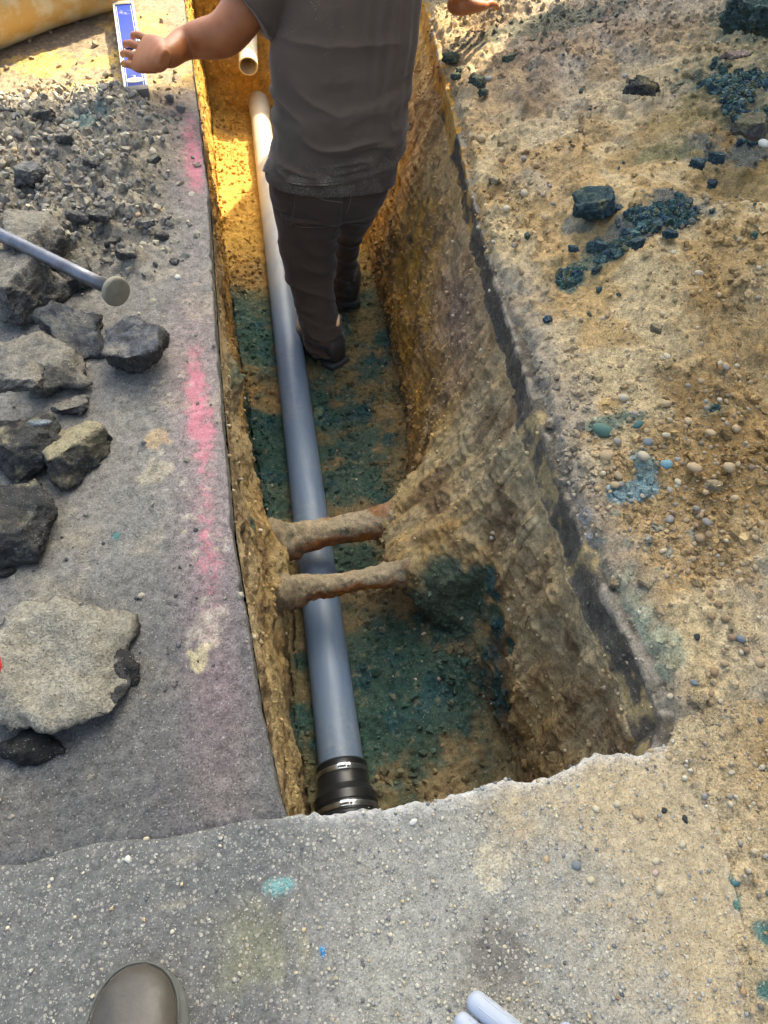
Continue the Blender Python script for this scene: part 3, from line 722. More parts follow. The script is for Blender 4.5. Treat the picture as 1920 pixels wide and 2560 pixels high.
named = [
 (893, 1776, 18, WHITE, 'round white pebble flush in the concrete below the clamp'), (1372, 2050, 1, CREAM, None),
 (1378, 1760, 24, TANC, 'round brown pebble right of two cream ones on the dusty slab corner'), (1333, 1737, 19, CREAM, 'oval cream pebble behind the round brown one on the slab corner'),
 (1288, 1748, 19, CREAM, 'pale lopsided pebble left of the blue slate chip on the slab'), (1290, 1757, 1, CREAM, None),
 (1245, 1870, 23, BLUEG, 'dark slate blue stone on the sandy part of the slab'), (1276, 1901, 19, CREAM, 'cream pebble with brown tip below the dark slate stone'),
 (1425, 1923, 22, CREAM, 'cream oval pebble on sand, the largest below the pink one'), (1416, 1885, 16, (.45, .33, .29), 'pinkish oval pebble on the sand right of the slab centre'),
 (1418, 1860, 18, CREAM, 'cream three cornered pebble just above the pink pebble'), (1587, 1904, 26, TEALC, 'teal coloured egg shaped pebble at the right by the teal sand'),
 (1474, 1824, 18, CREAM, 'pale flat pebble on the sand at the right, above the teal stain'), (1180, 1857, 16, TANC, 'brown round pebble left of the dark slate stone'),
 (384, 600, 15, WHITE, 'white oval pebble on the asphalt right of the tamper disc'), (316, 1812, 13, CREAM, 'round cream pebble on dark asphalt above the boot'),
 (276, 1856, 17, WHITE, 'white angular chip on dark asphalt just below the crack'), (182, 505, 18, TANC, 'orange brown pebble by the long bar among the crumbs'),
 (153, 402, 14, CREAM, 'smooth yellowish pebble on the crumb heap at upper left'), (76, 293, 1, CREAM, None), (31, 325, 16, TANC, 'brown oval pebble at far left of the crumb heap'),
 (1440, 872, 22, TANC, 'large tan stone among gravel near the right edge'), (1310, 985, 32, TANC, 'biggest tan stone beside the teal stones on the bank'),
 (1390, 985, 28, CREAM, 'rounded tan stone right above the light blue patch'), (1440, 1003, 27, LBL, 'light blue painted stone on the bank'),
 (1378, 918, 24, (.045, .12, .12), 'dark teal stone amid tan gravel'), (1302, 930, 42, (.075, .15, .12), 'wide flat teal stone on the bank'), (1400, 955, 25, BLUEG, 'grey rounded stone under the dark teal one'),
 (1575, 1010, 30, TANC, 'big cream stone at the lip of the brown hollow'), (1500, 1010, 34, TANC, 'wide tan stone left of the brown hollow'),
 (1505, 1375, 16, BLACK, 'black shiny bitumen lump alone on the yellow sand'), (1640, 1430, 26, TANC, 'large tan oval stone at the right edge'),
 (1600, 1380, 22, BLUEG, 'dark grey stone at right on the sand'), (1500, 1475, 17, BLUEG, 'grey pebble at the head of the tan clods'), (1435, 1420, 1, CREAM, None),
 (1275, 412, 1, TANC, None), (1055, 170, 16, (.40, .36, .32), 'pale stone beside the far dark clods'), (1350, 165, 14, (.33, .29, .26), 'grey pink pebble high on the bank'),
 (1050, 445, 14, CREAM, 'cream pebble at the trench lip by the man'), (1040, 300, 24, TANC, 'tan clod of sand at the lip beside the shirt'), (1240, 408, 1, TANC, None),
 (1435, 1750, 14, BLACK, 'black bitumen crumb on the sand at right'), (1480, 1770, 15, BLACK, 'longer black bitumen crumb beside the first'),
 (1650, 310, 26, WHITE, 'white stone at the top right edge'), (1510, 590, 20, CREAM, 'pale flat pebble on the ledge at right'), (1455, 545, 14, CREAM, 'cream pebble lying below the blue crumbs'),
]
for n in named:
    if n[4]: single(n[0], n[1], n[2], n[3], n[4], None, lib=SHARDS if 'bitumen' in n[4] or 'chip' in n[4] else STONES)
def field(n, box, dia, pals, lab, group, avoid=None, lib=STONES, cat='pebble', name='pebble', k=2.0):
    c = 0
    while c < n:
        px, py = random.uniform(box[0], box[2]), random.uniform(box[1], box[3])
        if avoid and not avoid(px, py): continue
        nm, col = random.choice(pals); f = random.uniform(.85, 1.15)
        single(px, py, dia[0] + (dia[1] - dia[0]) * random.random() ** k, tuple(v * f for v in col), lab.format(nm), group, lib=lib, cat=cat, name=name)
        c += 1
warm = [('cream', CREAM), ('tan', TANC), ('tan', TANC), ('brown', BROWN), ('grey', (.26, .23, .20))]
field(50, (1290, 760, 1600, 1130), (11, 25), warm, '{} rounded stone in the gravel patch round the blue stained sand', 'stones in the gravel patch beside the trench', lambda x, y: x > 1230 + (y - 900) * .2)
field(30, (1500, 1120, 1655, 1560), (10, 24), warm, '{} rounded stone on the sand at the right edge', 'stones along the right edge')
field(28, (1060, 330, 1200, 560), (9, 22), warm, '{} stone on the bank lip beside the man', 'stones on the far lip of the bank', lambda x, y: x > 1020 + (y - 300) * .2)
field(22, (1400, 1560, 1655, 1800), (9, 17), warm, '{} pebble on the sand near the slab corner', 'pebbles near the slab corner')
field(24, (1180, 1700, 1600, 2190), (7, 14), warm, '{} pebble scattered on the dusty right part of the slab', 'pebbles on the dusty slab', lambda x, y: y > 1780 or x > 1400)
field(16, (60, 420, 400, 600), (8, 17), [('cream', CREAM), ('tan', TANC), ('grey', (.2, .19, .18)), ('grey', (.15, .145, .14))], '{} pebble in the crumb heap beyond the bar', 'pebbles in the crumb heap', lambda x, y: y < 440 + x * .25 or y > 540 + x * .3)
field(22, (60, 1130, 470, 1500), (6, 13), [('black', BLACK), ('black', BLACK), ('dark grey', (.05, .05, .055))], '{} asphalt crumb on the worn asphalt by the pink paint', 'asphalt crumbs near the pink paint', lambda x, y: x > 240 or y < 1250, lib=SHARDS, cat='asphalt crumb', name='asphalt_crumb')

# ------------------------------------------------------------------ rubble chunks
def chunk(px, py, w_px, h_px, seed, label, flat=.6, up=.06, dust=.5, name='asphalt_chunk', cat='asphalt chunk', dark=.055, rot=None, corners=6, sharp=.9, tilt=(0, 0), dustc=(.27, .24, .19), topc=None, base=None, zc=None, group=None, rough=.062, hue=(1, .97, .94)):
    """angular broken block: convex hull of a few corners, subdivided and roughened"""
    rs = random.Random(seed)
    p = at_g(px, py, up)
    gz_ = ground_z(p.x, p.y) if base is None else base
    zc = gz_ + up if zc is None else zc
    p = at_z(px, py, zc)
    dep = Vector(p - Vector((0, 0, CAMZ))).dot(Vector(FV))
    wx = 1.12 * w_px * K * dep / FPX; hy = 1.18 * h_px * K * dep / FPX
    bm = bmesh.new()
    tx, ty = rs.uniform(-.35, .35), rs.uniform(-.35, .35); sx, sy = rs.uniform(-.18, .18), rs.uniform(-.18, .18); hh_ = .5 * flat * .72 * min(wx, hy)
    for k in range(corners):
        a = 6.283 * (k + rs.uniform(-.42, .42)) / corners; rr = rs.uniform(.72, 1.05)
        x_, y_ = .5 * wx * math.cos(a) * rr, .5 * hy * math.sin(a) * rr
        it = rs.uniform(.62, .98)
        bm.verts.new((x_ * it, y_ * it, hh_ + (tx * x_ + ty * y_) * .5))
        ib = rs.uniform(.80, 1.05); bm.verts.new((x_ * ib + sx * wx * .5, y_ * ib + sy * hy * .5, -hh_ * rs.uniform(.4, 1)))
        if rs.random() < .5: bm.verts.new((x_ * 1.06, y_ * 1.06, rs.uniform(-.4, .4) * hh_))
    r_ = bmesh.ops.convex_hull(bm, input=bm.verts[:])
    bmesh.ops.delete(bm, geom=[v for v in bm.verts if not v.link_faces], context='VERTS')
    bmesh.ops.triangulate(bm, faces=bm.faces[:])
    es = [e for e in bm.edges]
    tgt = max(wx, hy) / 34
    for it in range(6):
        lg = [e for e in bm.edges if e.calc_length() > tgt * 1.6]
        if not lg: break
        bmesh.ops.subdivide_edges(bm, edges=lg, cuts=1, use_grid_fill=False)
        bmesh.ops.triangulate(bm, faces=[f for f in bm.faces if len(f.verts) > 3])
    bm.normal_update()
    V = np.array([v.co[:] for v in bm.verts], np.float32); N = np.array([v.normal[:] for v in bm.verts], np.float32)
    Q = V + seed * 3.1; sz = max(wx, hy)
    top = sstep(.5, .9, N[:, 2])
    amp = (1 - .6 * top); rid = 1 - 2 * np.abs(fbm(Q * np.array([1, 1, 2.2], np.float32), 9 / sz, 3, seed + 9))
    d = sz * rough * fbm(Q, 3.5 / sz, 3, seed) + amp * sz * rough * .75 * fbm(Q, 12 / sz, 4, seed + 1) + sz * rough * .45 * fbm(Q, 40 / sz, 3, seed + 2) * amp + sz * rough * .35 * (rid - .6) * amp
    V = V + N * d[:, None]
    C_ = np.broadcast_to(np.array([dark * hue[0], dark * hue[1], dark * hue[2]], np.float32), V.shape).copy()
    n2 = fbm(Q, 22, 3, seed + 5); n3 = fbm(Q, 80, 3, seed + 6)
    C_ = C_ * (1 + .5 * n3[:, None])
    if topc is not None: C_ = mixc(C_, topc, top * sstep(-.5, 0, n2 + n3))
    C_ = mixc(C_, dustc, np.clip(sstep(.6 - dust, .95 - dust, n2 * .6 + n3 * .25 + .35 * N[:, 2]) * .8, 0, 1) * sstep(-.1, .6, N[:, 2]))
    for v, c in zip(bm.verts, V): v.co = c
    me = bpy.data.meshes.new(name); bm.to_mesh(me); bm.free()
    ca = me.color_attributes.new('Col', 'FLOAT_COLOR', 'POINT'); cc_ = np.ones((len(V), 4), np.float32); cc_[:, :3] = np.clip(C_, 0, 1); ca.data.foreach_set('color', cc_.ravel())
    me.materials.append(M['rock'])
    o = link(name, me); o.location = p; o.rotation_euler = (tilt[0], tilt[1], (rs.uniform(-.2, .2) if rot is None else rot))
    # rest it on what is beneath
    bpy.context.view_layer.update() if False else None
    Rm = Euler(o.rotation_euler).to_matrix(); lowz = min((Rm @ Vector(v)).z for v in V[::3])
    if zc - gz_ <= up + .001 and lowz + p.z > gz_ - .002:
        o.location.z = gz_ - lowz - .006
    tag(o, label, cat, group); note(o, px, py, label, group)
    return o
chunk(68, 510, 150, 150, 3, 'tall grey dusty block standing behind the long bar', .8, .07, .75, dark=.12, topc=(.17, .165, .16))
chunk(25, 610, 200, 170, 5, 'big grey block under the bar at the left edge', .7, .06, .7, dark=.11, topc=(.17, .165, .17))
chunk(150, 590, 120, 70, 6, 'low crumbly lump half hidden under the bar', .6, .03, .3, dark=.05)
chunk(155, 690, 185, 110, 8, 'tilted slab with one smooth grey aggregate face, below the tamper disc', .38, .07, .45, dark=.09, rot=-.5, tilt=(.5, .25), corners=5, topc=(.13, .135, .15))
chunk(296, 752, 165, 130, 9, 'dark wedge shaped block nearest the pink paint line', .65, .05, .3, dark=.07, rot=-.35, tilt=(.35, -.1), corners=6, topc=(.11, .112, .13))
chunk(70, 755, 270, 150, 12, 'large flat slab with sandy top across the pile', .38, .07, .75, dark=.10, rot=-.2, topc=(.17, .16, .15))
chunk(25, 812, 150, 105, 13, 'bluish grey block overlapping the big sandy slab', .55, .09, .5, dark=.11, topc=(.12, .125, .14), zc=.26)
chunk(150, 812, 55, 55, 14, 'small black rough lump at the foot of the sandy slab', .8, .02, .05, dark=.03)
chunk(150, 955, 175, 165, 15, 'wide black rough block sprinkled with yellow sand', .45, .05, .55, dark=.055, dustc=(.42, .36, .22))
chunk(35, 950, 170, 165, 16, 'black jagged block at left edge dotted with sand', .6, .06, .4, dark=.055, dustc=(.42, .36, .22))
chunk(25, 1095, 150, 185, 18, 'tall black block at left edge, lowest of the dark pile', .7, .07, .2, dark=.045, dustc=(.42, .36, .22))
chunk(214, 936, 44, 38, 20, 'small angular black lump right of the sandy black block', .7, .02, .05, dark=.04)
chunk(85, 913, 48, 20, 21, 'thin pale slate flake lying on the black blocks', .35, .1, .0, dark=.10, topc=(.22, .25, .27), zc=.235, name='slate_flake', cat='slate')
chunk(155, 872, 90, 60, 22, 'low smooth dusty grey lump behind the sandy black block', .5, .02, .5, dark=.10, topc=(.16, .16, .165))
chunk(105, 1430, 330, 330, 25, 'large broken slab with pale pebbly top and black underside', .26, .055, .8, dark=.06, rot=.55, corners=9, topc=(.165, .16, .148), dustc=(.33, .30, .235), name='broken_slab', cat='paving slab', rough=.065)
chunk(242, 1432, 90, 130, 27, 'dark bitumen wedge sticking out from under the large pale slab', .5, .02, .0, dark=.03, rot=.2)
chunk(70, 1610, 180, 70, 28, 'black bitumen crust under the front of the large pale slab', .5, .012, .0, dark=.018)
chunk(62, 352, 75, 80, 30, 'bluish grey rounded lump at left in the crumb heap', .6, .05, .35, dark=.11, topc=(.15, .155, .165))
chunk(165, 452, 55, 40, 31, 'grey lump left of centre in the crumb heap', .6, .03, .3, dark=.09)
chunk(212, 450, 58, 42, 32, 'dark flat lump right beside its grey neighbour in the crumb heap', .5, .03, .2, dark=.08)
chunk(312, 470, 40, 26, 33, 'small grey brown stone at the edge of the crumb heap', .6, .02, .6, dark=.14)
chunk(285, 625, 32, 30, 34, 'small dark crumb below the tamper disc', .7, .01, .1, dark=.06) if False else None
chunk(10, 1232, 40, 30, 35, 'black lump at left edge above the pale slab', .7, .01, .05, dark=.03)
for q, (a, b, c, d_) in enumerate([(345, 505, 30, 24), (275, 548, 45, 28), (360, 470, 24, 20), (243, 520, 40, 26), (95, 250, 60, 34), (280, 300, 34, 24), (330, 340, 30, 22), (200, 350, 44, 30), (140, 300, 50, 34), (375, 560, 22, 18)]):
    chunk(a, b, c, d_, 50 + q, 'small grey broken lump lying in the crumb heap', .7, .01, .45, dark=.085, group='small lumps in the crumb heap', name='asphalt_lump')
# clods on the spoil
def clod(*a, **k):
    return chunk(*a, name='soil_clod', cat='soil clod', **k)
clod(1285, 440, 95, 90, 70, 'large dark blue clod with sandy top on the bank', .5, .03, .3, dark=.07, corners=11, topc=(.05, .085, .075), dustc=(.20, .19, .11), rough=.11, hue=(.45, .95, 1.15))
for q, (a, b, c) in enumerate([(1335, 455, 34), (1440, 455, 40), (1470, 440, 50), (1500, 465, 36), (1420, 480, 34), (1450, 500, 30), (1375, 520, 34), (1295, 525, 30), (1530, 470, 30), (1480, 490, 28), (1240, 530, 22), (1545, 340, 34), (1510, 350, 34), (1540, 390, 24)]):
    clod(a, b, c, c * .9, 80 + q, 'small dark blue clod in the blue stained patch', .7, .012, .3, dark=.075, hue=(.45, .95, 1.2), corners=9, group='dark blue clods on the bank', rough=.10, dustc=(.12, .16, .15))
clod(1620, 265, 110, 80, 95, 'olive flat lump at the top right edge', .5, .03, .8, dark=.10, dustc=(.17, .15, .08), topc=(.15, .14, .08))
clod(1630, 35, 110, 90, 96, 'dark teal heap of wet clods in the top right corner', .8, .03, .1, dark=.07, topc=(.045, .08, .07), rough=.12, hue=(.55, 1, .95), corners=11)
clod(1600, 105, 110, 30, 97, 'flat pinkish stone under the teal heap at top right', .5, .02, .8, dark=.16, dustc=(.33, .24, .20), topc=(.32, .23, .19))
clod(1385, 188, 75, 55, 98, 'olive clod with dark blue rim high on the bank', .6, .02, .5, dark=.05, dustc=(.22, .17, .07), rough=.10)
for q, (a, b, c) in enumerate([(975, 125, 36), (1000, 150, 30), (985, 160, 26), (1030, 175, 40), (1045, 195, 24), (1100, 120, 24)]):
    clod(a, b, c, c * .8, 110 + q, 'dark green clod on the far bank beside the shirt', .7, .012, .5, dark=.085, hue=(.8, 1.1, .9), corners=9, group='dark green clods by the shirt', dustc=(.16, .17, .10), rough=.10)
for q, (a, b, c) in enumerate([(1070, 385, 30), (1085, 300, 26), (1510, 1505, 44), (1525, 1550, 54), (1540, 1590, 40), (1510, 1590, 34), (1400, 1250, 34), (1545, 1040, 38), (1420, 700, 30), (1600, 520, 50), (1560, 500, 40), (1640, 490, 44), (1330, 1250, 26)]):
    clod(a, b, c, c * .85, 130 + q, 'tan clod of packed sand on the bank', .7, .015, .7, dark=.30, hue=(1, .78, .48), corners=9, group='tan clods on the bank', dustc=(.42, .32, .18), topc=(.38, .29, .17), rough=.09)

# ------------------------------------------------------------------ generic solids
def lathe(name, prof, axis='Y', seg=64, caps=True):
    """profile [(pos along axis, radius)] turned round the Y axis; returns mesh"""
    V = []; F = []
    a = np.linspace(0, 2 * np.pi, seg, endpoint=False)
    for p, r in prof:
        for t in a: V.append((r * math.cos(t), p, r * math.sin(t)))
    n = len(prof)
    for i in range(n - 1):
        for k in range(seg):
            k2 = (k + 1) % seg; F.append((i * seg + k, (i + 1) * seg + k, (i + 1) * seg + k2, i * seg + k2))
    me = bpy.data.meshes.new(name)
    if caps: F.append(tuple(range(seg))); F.append(tuple((n - 1) * seg + k for k in reversed(range(seg))))
    me.from_pydata(V, [], F); me.update()
    bm = bmesh.new(); bm.from_mesh(me); bmesh.ops.recalc_face_normals(bm, faces=bm.faces[:]); bm.to_mesh(me); bm.free()
    return me
def tube(name, pts, radii, seg=20, caps=True):
    pts = [Vector(p) for p in pts]; V = []; F = []
    up = Vector((0, 0, 1))
    for i, p in enumerate(pts):
        d = (pts[min(i + 1, len(pts) - 1)] - pts[max(i - 1, 0)]).normalized()
        if abs(d.dot(up)) > .95: up = Vector((1, 0, 0))
        a = d.cross(up).normalized(); b = a.cross(d).normalized(); r = radii[i] if hasattr(radii, '__len__') else radii
        for k in range(seg):
            t = 2 * math.pi * k / seg; V.append(p + a * (r * math.cos(t)) + b * (r * math.sin(t)))
    for i in range(len(pts) - 1):
        for k in range(seg):
            k2 = (k + 1) % seg; F.append((i * seg + k, i * seg + k2, (i + 1) * seg + k2, (i + 1) * seg + k))
    if caps: F.append(tuple(reversed(range(seg)))); F.append(tuple((len(pts) - 1) * seg + k for k in range(seg)))
    me = bpy.data.meshes.new(name); me.from_pydata(V, [], F); me.update()
    return me
def boxmesh(name, size, bevel=.002, seg=2, loc=(0, 0, 0)):
    bm = bmesh.new(); bmesh.ops.create_cube(bm, size=1)
    for v in bm.verts: v.co = Vector((v.co.x * size[0] + loc[0], v.co.y * size[1] + loc[1], v.co.z * size[2] + loc[2]))
    if bevel: bmesh.ops.bevel(bm, geom=bm.edges[:], offset=bevel, segments=seg, affect='EDGES', profile=.5)
    me = bpy.data.meshes.new(name); bm.to_mesh(me); bm.free(); return me
def shade_auto(me, ang=35):
    me.polygons.foreach_set('use_smooth', np.ones(len(me.polygons), bool))
    try: me.set_sharp_from_angle(angle=math.radians(ang))
    except Exception: pass

# ------------------------------------------------------------------ sewer pipe and its coupling
def mat_pipe():
    m, nt, bs = mat_new('grey_pvc')
    tc = nt.nodes.new('ShaderNodeTexCoord'); co = tc.outputs['Object']
    mp = nt.nodes.new('ShaderNodeMapping'); mp.inputs['Scale'].default_value = (30, 3, 30); nt.links.new(co, mp.inputs[0])
    n = noisen(nt, mp.outputs[0], 3, 4, .6); n2 = noisen(nt, co, 60, 6, .7); n3 = noisen(nt, co, 7, 3, .5)
    c = mixn(nt, ramp(nt, n, .35, .65, 0, 1), (.10, .145, .22), (.12, .165, .245))
    dust = mathn(nt, 'MULTIPLY', ramp(nt, n3, .45, .7, 0, 1), ramp(nt, n2, .4, .7, 0, .35))
    c = mixn(nt, dust, c, (.36, .33, .28))
    mp2 = nt.nodes.new('ShaderNodeMapping'); mp2.inputs['Scale'].default_value = (420, 9, 420); nt.links.new(co, mp2.inputs[0])
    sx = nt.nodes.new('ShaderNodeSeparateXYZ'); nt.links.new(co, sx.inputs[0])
    c = mixn(nt, mathn(nt, 'MULTIPLY', ramp(nt, sx.outputs[1], 1.9, 3.2, 0, .8), ramp(nt, n3, .25, .6, .6, 1)), c, (.50, .44, .33))   # sun-bleached cream of the far length mixed into the colour, with some dust
    sc = ramp(nt, noisen(nt, mp2.outputs[0], 1, 2, .5), .70, .74, 0, .22)
    c = mixn(nt, sc, c, (.40, .42, .45))
    nt.links.new(c, bs.inputs['Base Color'])
    nt.links.new(ramp(nt, n2, .3, .7, .40, .55), bs.inputs['Roughness'])
    nt.links.new(bumpn(nt, n, .05, .001), bs.inputs['Normal'])
    return m
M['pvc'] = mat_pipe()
M['rubber'] = mat_plain('black_rubber', (.012, .013, .015), .35, var=.2, dust=(.12, (.12, .11, .10), 60), spec=.5)
M['steel'] = mat_plain('clamp_steel', (.55, .57, .58), .28, metal=1, bump=.1, var=.15)
M['clay'] = mat_plain('clay_pipe', (.16, .12, .095), .8, bump=.5, var=.3)
PZ, PR = -.592, .057
sp = empty('sewer_pipe', (.012, .65, PZ)); tag(sp, 'long grey plastic sewer pipe lying along the trench floor', 'pipe')
prof = [(0, PR - .005), (0, PR)] + [(y_, PR) for y_ in np.linspace(.05, 4.12, 40)] + [(4.13, PR + .003), (4.16, PR + .006), (4.33, PR + .007), (4.335, PR + .003), (4.335, PR - .004), (4.10, PR - .004)]
me = lathe('barrel', [(p - 0, r_) for p, r_ in prof], caps=False); shade_auto(me, 40)
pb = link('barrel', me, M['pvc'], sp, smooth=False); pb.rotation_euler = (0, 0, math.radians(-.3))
cp = empty('pipe_coupling', (.012, .69, PZ)); tag(cp, 'black rubber reducer coupling with two steel clamps at the near pipe end', 'pipe coupling')
prof = [(.045, PR), (.045, PR + .006), (.040, PR + .0085), (.034, PR + .0065), (.006, PR + .0065), (.002, PR + .008), (-.022, PR + .0085), (-.026, PR + .010), (-.045, PR + .0165), (-.049, PR + .0185), (-.075, PR + .0190), (-.079, PR + .017), (-.106, PR + .017), (-.112, PR + .0195), (-.118, PR + .019), (-.118, PR + .008)]
prof = [(p * (.8 if p < 0 else 1), q * (1.0 if p > -.03 else 1.03)) for p, q in prof]
me = lathe('sleeve', prof, caps=False); shade_auto(me, 25); link('sleeve', me, M['rubber'], cp, smooth=False)
def clamp(yc, r_, ang):
    me = lathe('clamp_band', [(yc - .0065, r_), (yc - .0065, r_ + .0012), (yc - .0050, r_ + .0018), (yc + .0050, r_ + .0018), (yc + .0065, r_ + .0012), (yc + .0065, r_)], caps=False); shade_auto(me, 30)
    b = link('clamp_band', me, M['steel'], cp, smooth=False)
    bm = bmesh.new()   # worm slots
    for k in range(46):
        t = ang - .10 - k * .034
        mat = Matrix.Rotation(-t, 4, 'Y') @ Matrix.Translation((r_ + .0019, yc, 0)) @ Matrix.Rotation(.18, 4, 'X')
        bmesh.ops.create_cube(bm, size=1, matrix=mat @ Matrix.Diagonal((.0004, .0082, .0010, 1)))
    me = bpy.data.meshes.new('worm_slots'); bm.to_mesh(me); bm.free()
    s_ = link('worm_slots', me, M['rubber'], b, smooth=False)
    mat = Matrix.Rotation(-(ang), 4, 'Y') @ Matrix.Translation((r_ + .006, yc, 0))
    bm = bmesh.new()
    bmesh.ops.create_cube(bm, size=1, matrix=mat @ Matrix.Translation((-.002, 0, 0)) @ Matrix.Diagonal((.005, .013, .022, 1)))
    bmesh.ops.bevel(bm, geom=bm.edges[:], offset=.0012, segments=2, affect='EDGES')
    bmesh.ops.create_cone(bm, cap_ends=True, segments=20, radius1=.0048, radius2=.0048, depth=.021, matrix=mat @ Matrix.Translation((.001, 0, .001)))
    me = bpy.data.meshes.new('screw_housing'); bm.to_mesh(me); bm.free(); shade_auto(me, 40)
    h_ = link('screw_housing', me, M['steel'], b, smooth=False)
    bm = bmesh.new()
    bmesh.ops.create_cone(bm, cap_ends=True, segments=6, radius1=.0052, radius2=.0048, depth=.007, matrix=mat @ Matrix.Translation((.001, 0, -.0145)))
    bmesh.ops.create_cube(bm, size=1, matrix=mat @ Matrix.Translation((.001, 0, -.0184)) @ Matrix.Diagonal((.0012, .008, .001, 1)))
    me = bpy.data.meshes.new('screw_head'); bm.to_mesh(me); bm.free()
    link('screw_head', me, M['steel'], b, smooth=False)
clamp(.020, PR + .0066, math.radians(88)); clamp(-.0745, (PR + .0170) * 1.03, math.radians(92))
cl = link('clay_pipe', lathe('clay_pipe', [(.03, .046), (.03, PR + .010), (-.40, PR + .010), (-.40, .046)], caps=False), M['clay']); cl.location = (.012, .575, PZ)
tag(cl, 'brown clay drain stub running out of the coupling under the slab', 'drain pipe')
# stub pipe in the far bank
M['white'] = mat_plain('white_pvc', (.62, .58, .48), .5, var=.12, dust=(.5, (.45, .33, .14), 30))
st = link('pipe_stub', lathe('pipe_stub', [(-.19, .048), (-.19, .055), (.30, .055), (.30, .048), (-.188, .048)], caps=False), M['white']); shade_auto(st.data, 40)
p = at_y(540, 133, 4.78); st.location = p + Vector((0, .19, .02)); st.rotation_euler = (math.radians(14), 0, math.radians(-4))
tag(st, 'short open white pipe stub poking out of the far bank', 'pipe')

# ------------------------------------------------------------------ the two old rusty pipes crossing
def rusty(yc, zc, r_, x0, x1, y0, z0, y1, z1, label, seed):
    n, s_ = 150, 44
    t = np.linspace(0, 1, n)[:, None]; a = np.linspace(0, 2 * np.pi, s_, endpoint=False)[None]
    X = x0 + (x1 - x0) * t + 0 * a
    cy = y0 + (y1 - y0) * t; cz = z0 + (z1 - z0) * t
    P0 = np.stack([X, cy + r_ * np.cos(a), cz + r_ * np.sin(a)], -1).astype(np.float32)
    nrm = np.stack([0 * X, np.cos(a) + 0 * t, np.sin(a) + 0 * t], -1)
    crust = fbm(P0, 22, 4, seed) ; crust2 = fbm(P0, 80, 3, seed + 1)
    under = np.clip(-np.sin(a), 0, 1)
    ends = sstep(.30, .08, t) + sstep(.52, .80, t)
    d = .007 * crust + .005 * crust2 + under * .010 * np.maximum(0, crust + .2) + np.maximum(0, fbm(P0, 12, 3, seed + 2)) * .024 * np.clip(np.sin(a), 0, 1) * .6 + ends * (.022 + .030 * crust) + .006 * np.abs(fbm(P0, (6, 20, 20), 3, seed + 7))
    P1 = P0 + nrm * d[..., None]
    A = lambda *c: np.array(c, np.float32)
    C_ = np.broadcast_to(A(.34, .27, .175), P1.shape).copy()
    n2 = fbm(P1, 18, 4, seed + 3); n3 = fbm(P1, 70, 3, seed + 4)
    C_ = mixc(C_, A(.30, .115, .035), np.clip(sstep(.62, .15, np.sin(a) + .6 * n2 + .4 * n3) + sstep(.2, .4, n2), 0, 1) * (.95 - .75 * ends))
    C_ = mixc(C_, A(.46, .17, .025), sstep(.1, .4, n2 + .4 * n3 + .2 * under) * sstep(.3, -.2, np.sin(a)) * .8)
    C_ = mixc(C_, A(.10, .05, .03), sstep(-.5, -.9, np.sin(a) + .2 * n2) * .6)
    C_ = mixc(C_, A(.05, .085, .065), sstep(.15, .35, n2 * .7 + n3 * .4) * sstep(.0, .5, np.sin(a)) * sstep(.62, .4, t) * .85)
    C_ = mixc(C_, A(.22, .17, .11), ends * .7)
    Q = []
    idx = np.arange(n * s_).reshape(n, s_); nx = np.roll(idx, -1, 1)
    Q = np.stack([idx[:-1], nx[:-1], nx[1:], idx[1:]], -1).reshape(-1, 4)
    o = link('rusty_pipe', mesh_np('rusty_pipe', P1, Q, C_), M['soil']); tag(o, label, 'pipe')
A0, A1 = at_z(590, 1165, -.44), at_z(890, 1133, -.44)
rusty(0, 0, .040, -.16, .46, A0.y, -.455, A1.y + .03, -.425, 'thicker dirt crusted rusty pipe crossing above the grey pipe, farther from the camera', 301)
B0, B1 = at_z(600, 1282, -.42), at_z(880, 1245, -.42)
rusty(0, 0, .028, -.15, .44, B0.y, -.425, B1.y + .02, -.41, 'thinner orange rusty pipe crossing the trench, nearer the camera', 331)

# ------------------------------------------------------------------ tamping bar
M['bar'] = mat_plain('worn_steel', (.15, .155, .18), .38, metal=.75, bump=.25, bs_=90, var=.35, vscale=20, dust=(.28, (.16, .11, .08), 60))
M['disc'] = mat_plain('dusty_steel', (.22, .20, .16), .75, metal=.2, bump=.5, bs_=70, var=.25, dust=(.95, (.30, .26, .18), 50))
b1 = at_z(240, 624, .265); b0 = at_z(-60, 478, .33); dv = (b1 - b0).normalized(); b0 = b1 - dv * 1.15
tb = empty('tamping_bar', b1); tag(tb, 'long steel digging bar with round tamper head lying over the rubble', 'digging bar')
me = tube('shaft', [(b0 - b1) + dv * t for t in np.linspace(0, 1.14, 12)], [.0165] * 12, 28); link('shaft', me, M['bar'], tb)
z_ax = (dv * 1.0 + Vector((.0, -.34, .16)) * 1.0).normalized()
me = lathe('tamper_disc', [(-.016, .0165), (-.010, .020), (-.006, .033), (-.003, .0375), (.004, .039), (.009, .0375), (.011, .033), (.0115, .0)], seg=48, caps=False); shade_auto(me, 50)
dd = link('tamper_disc', me, M['disc'], tb, smooth=False); dd.rotation_euler = z_ax.to_track_quat('Y', 'Z').to_euler(); dd.location = dv * .012; dd.scale = (.92, 1, .92)

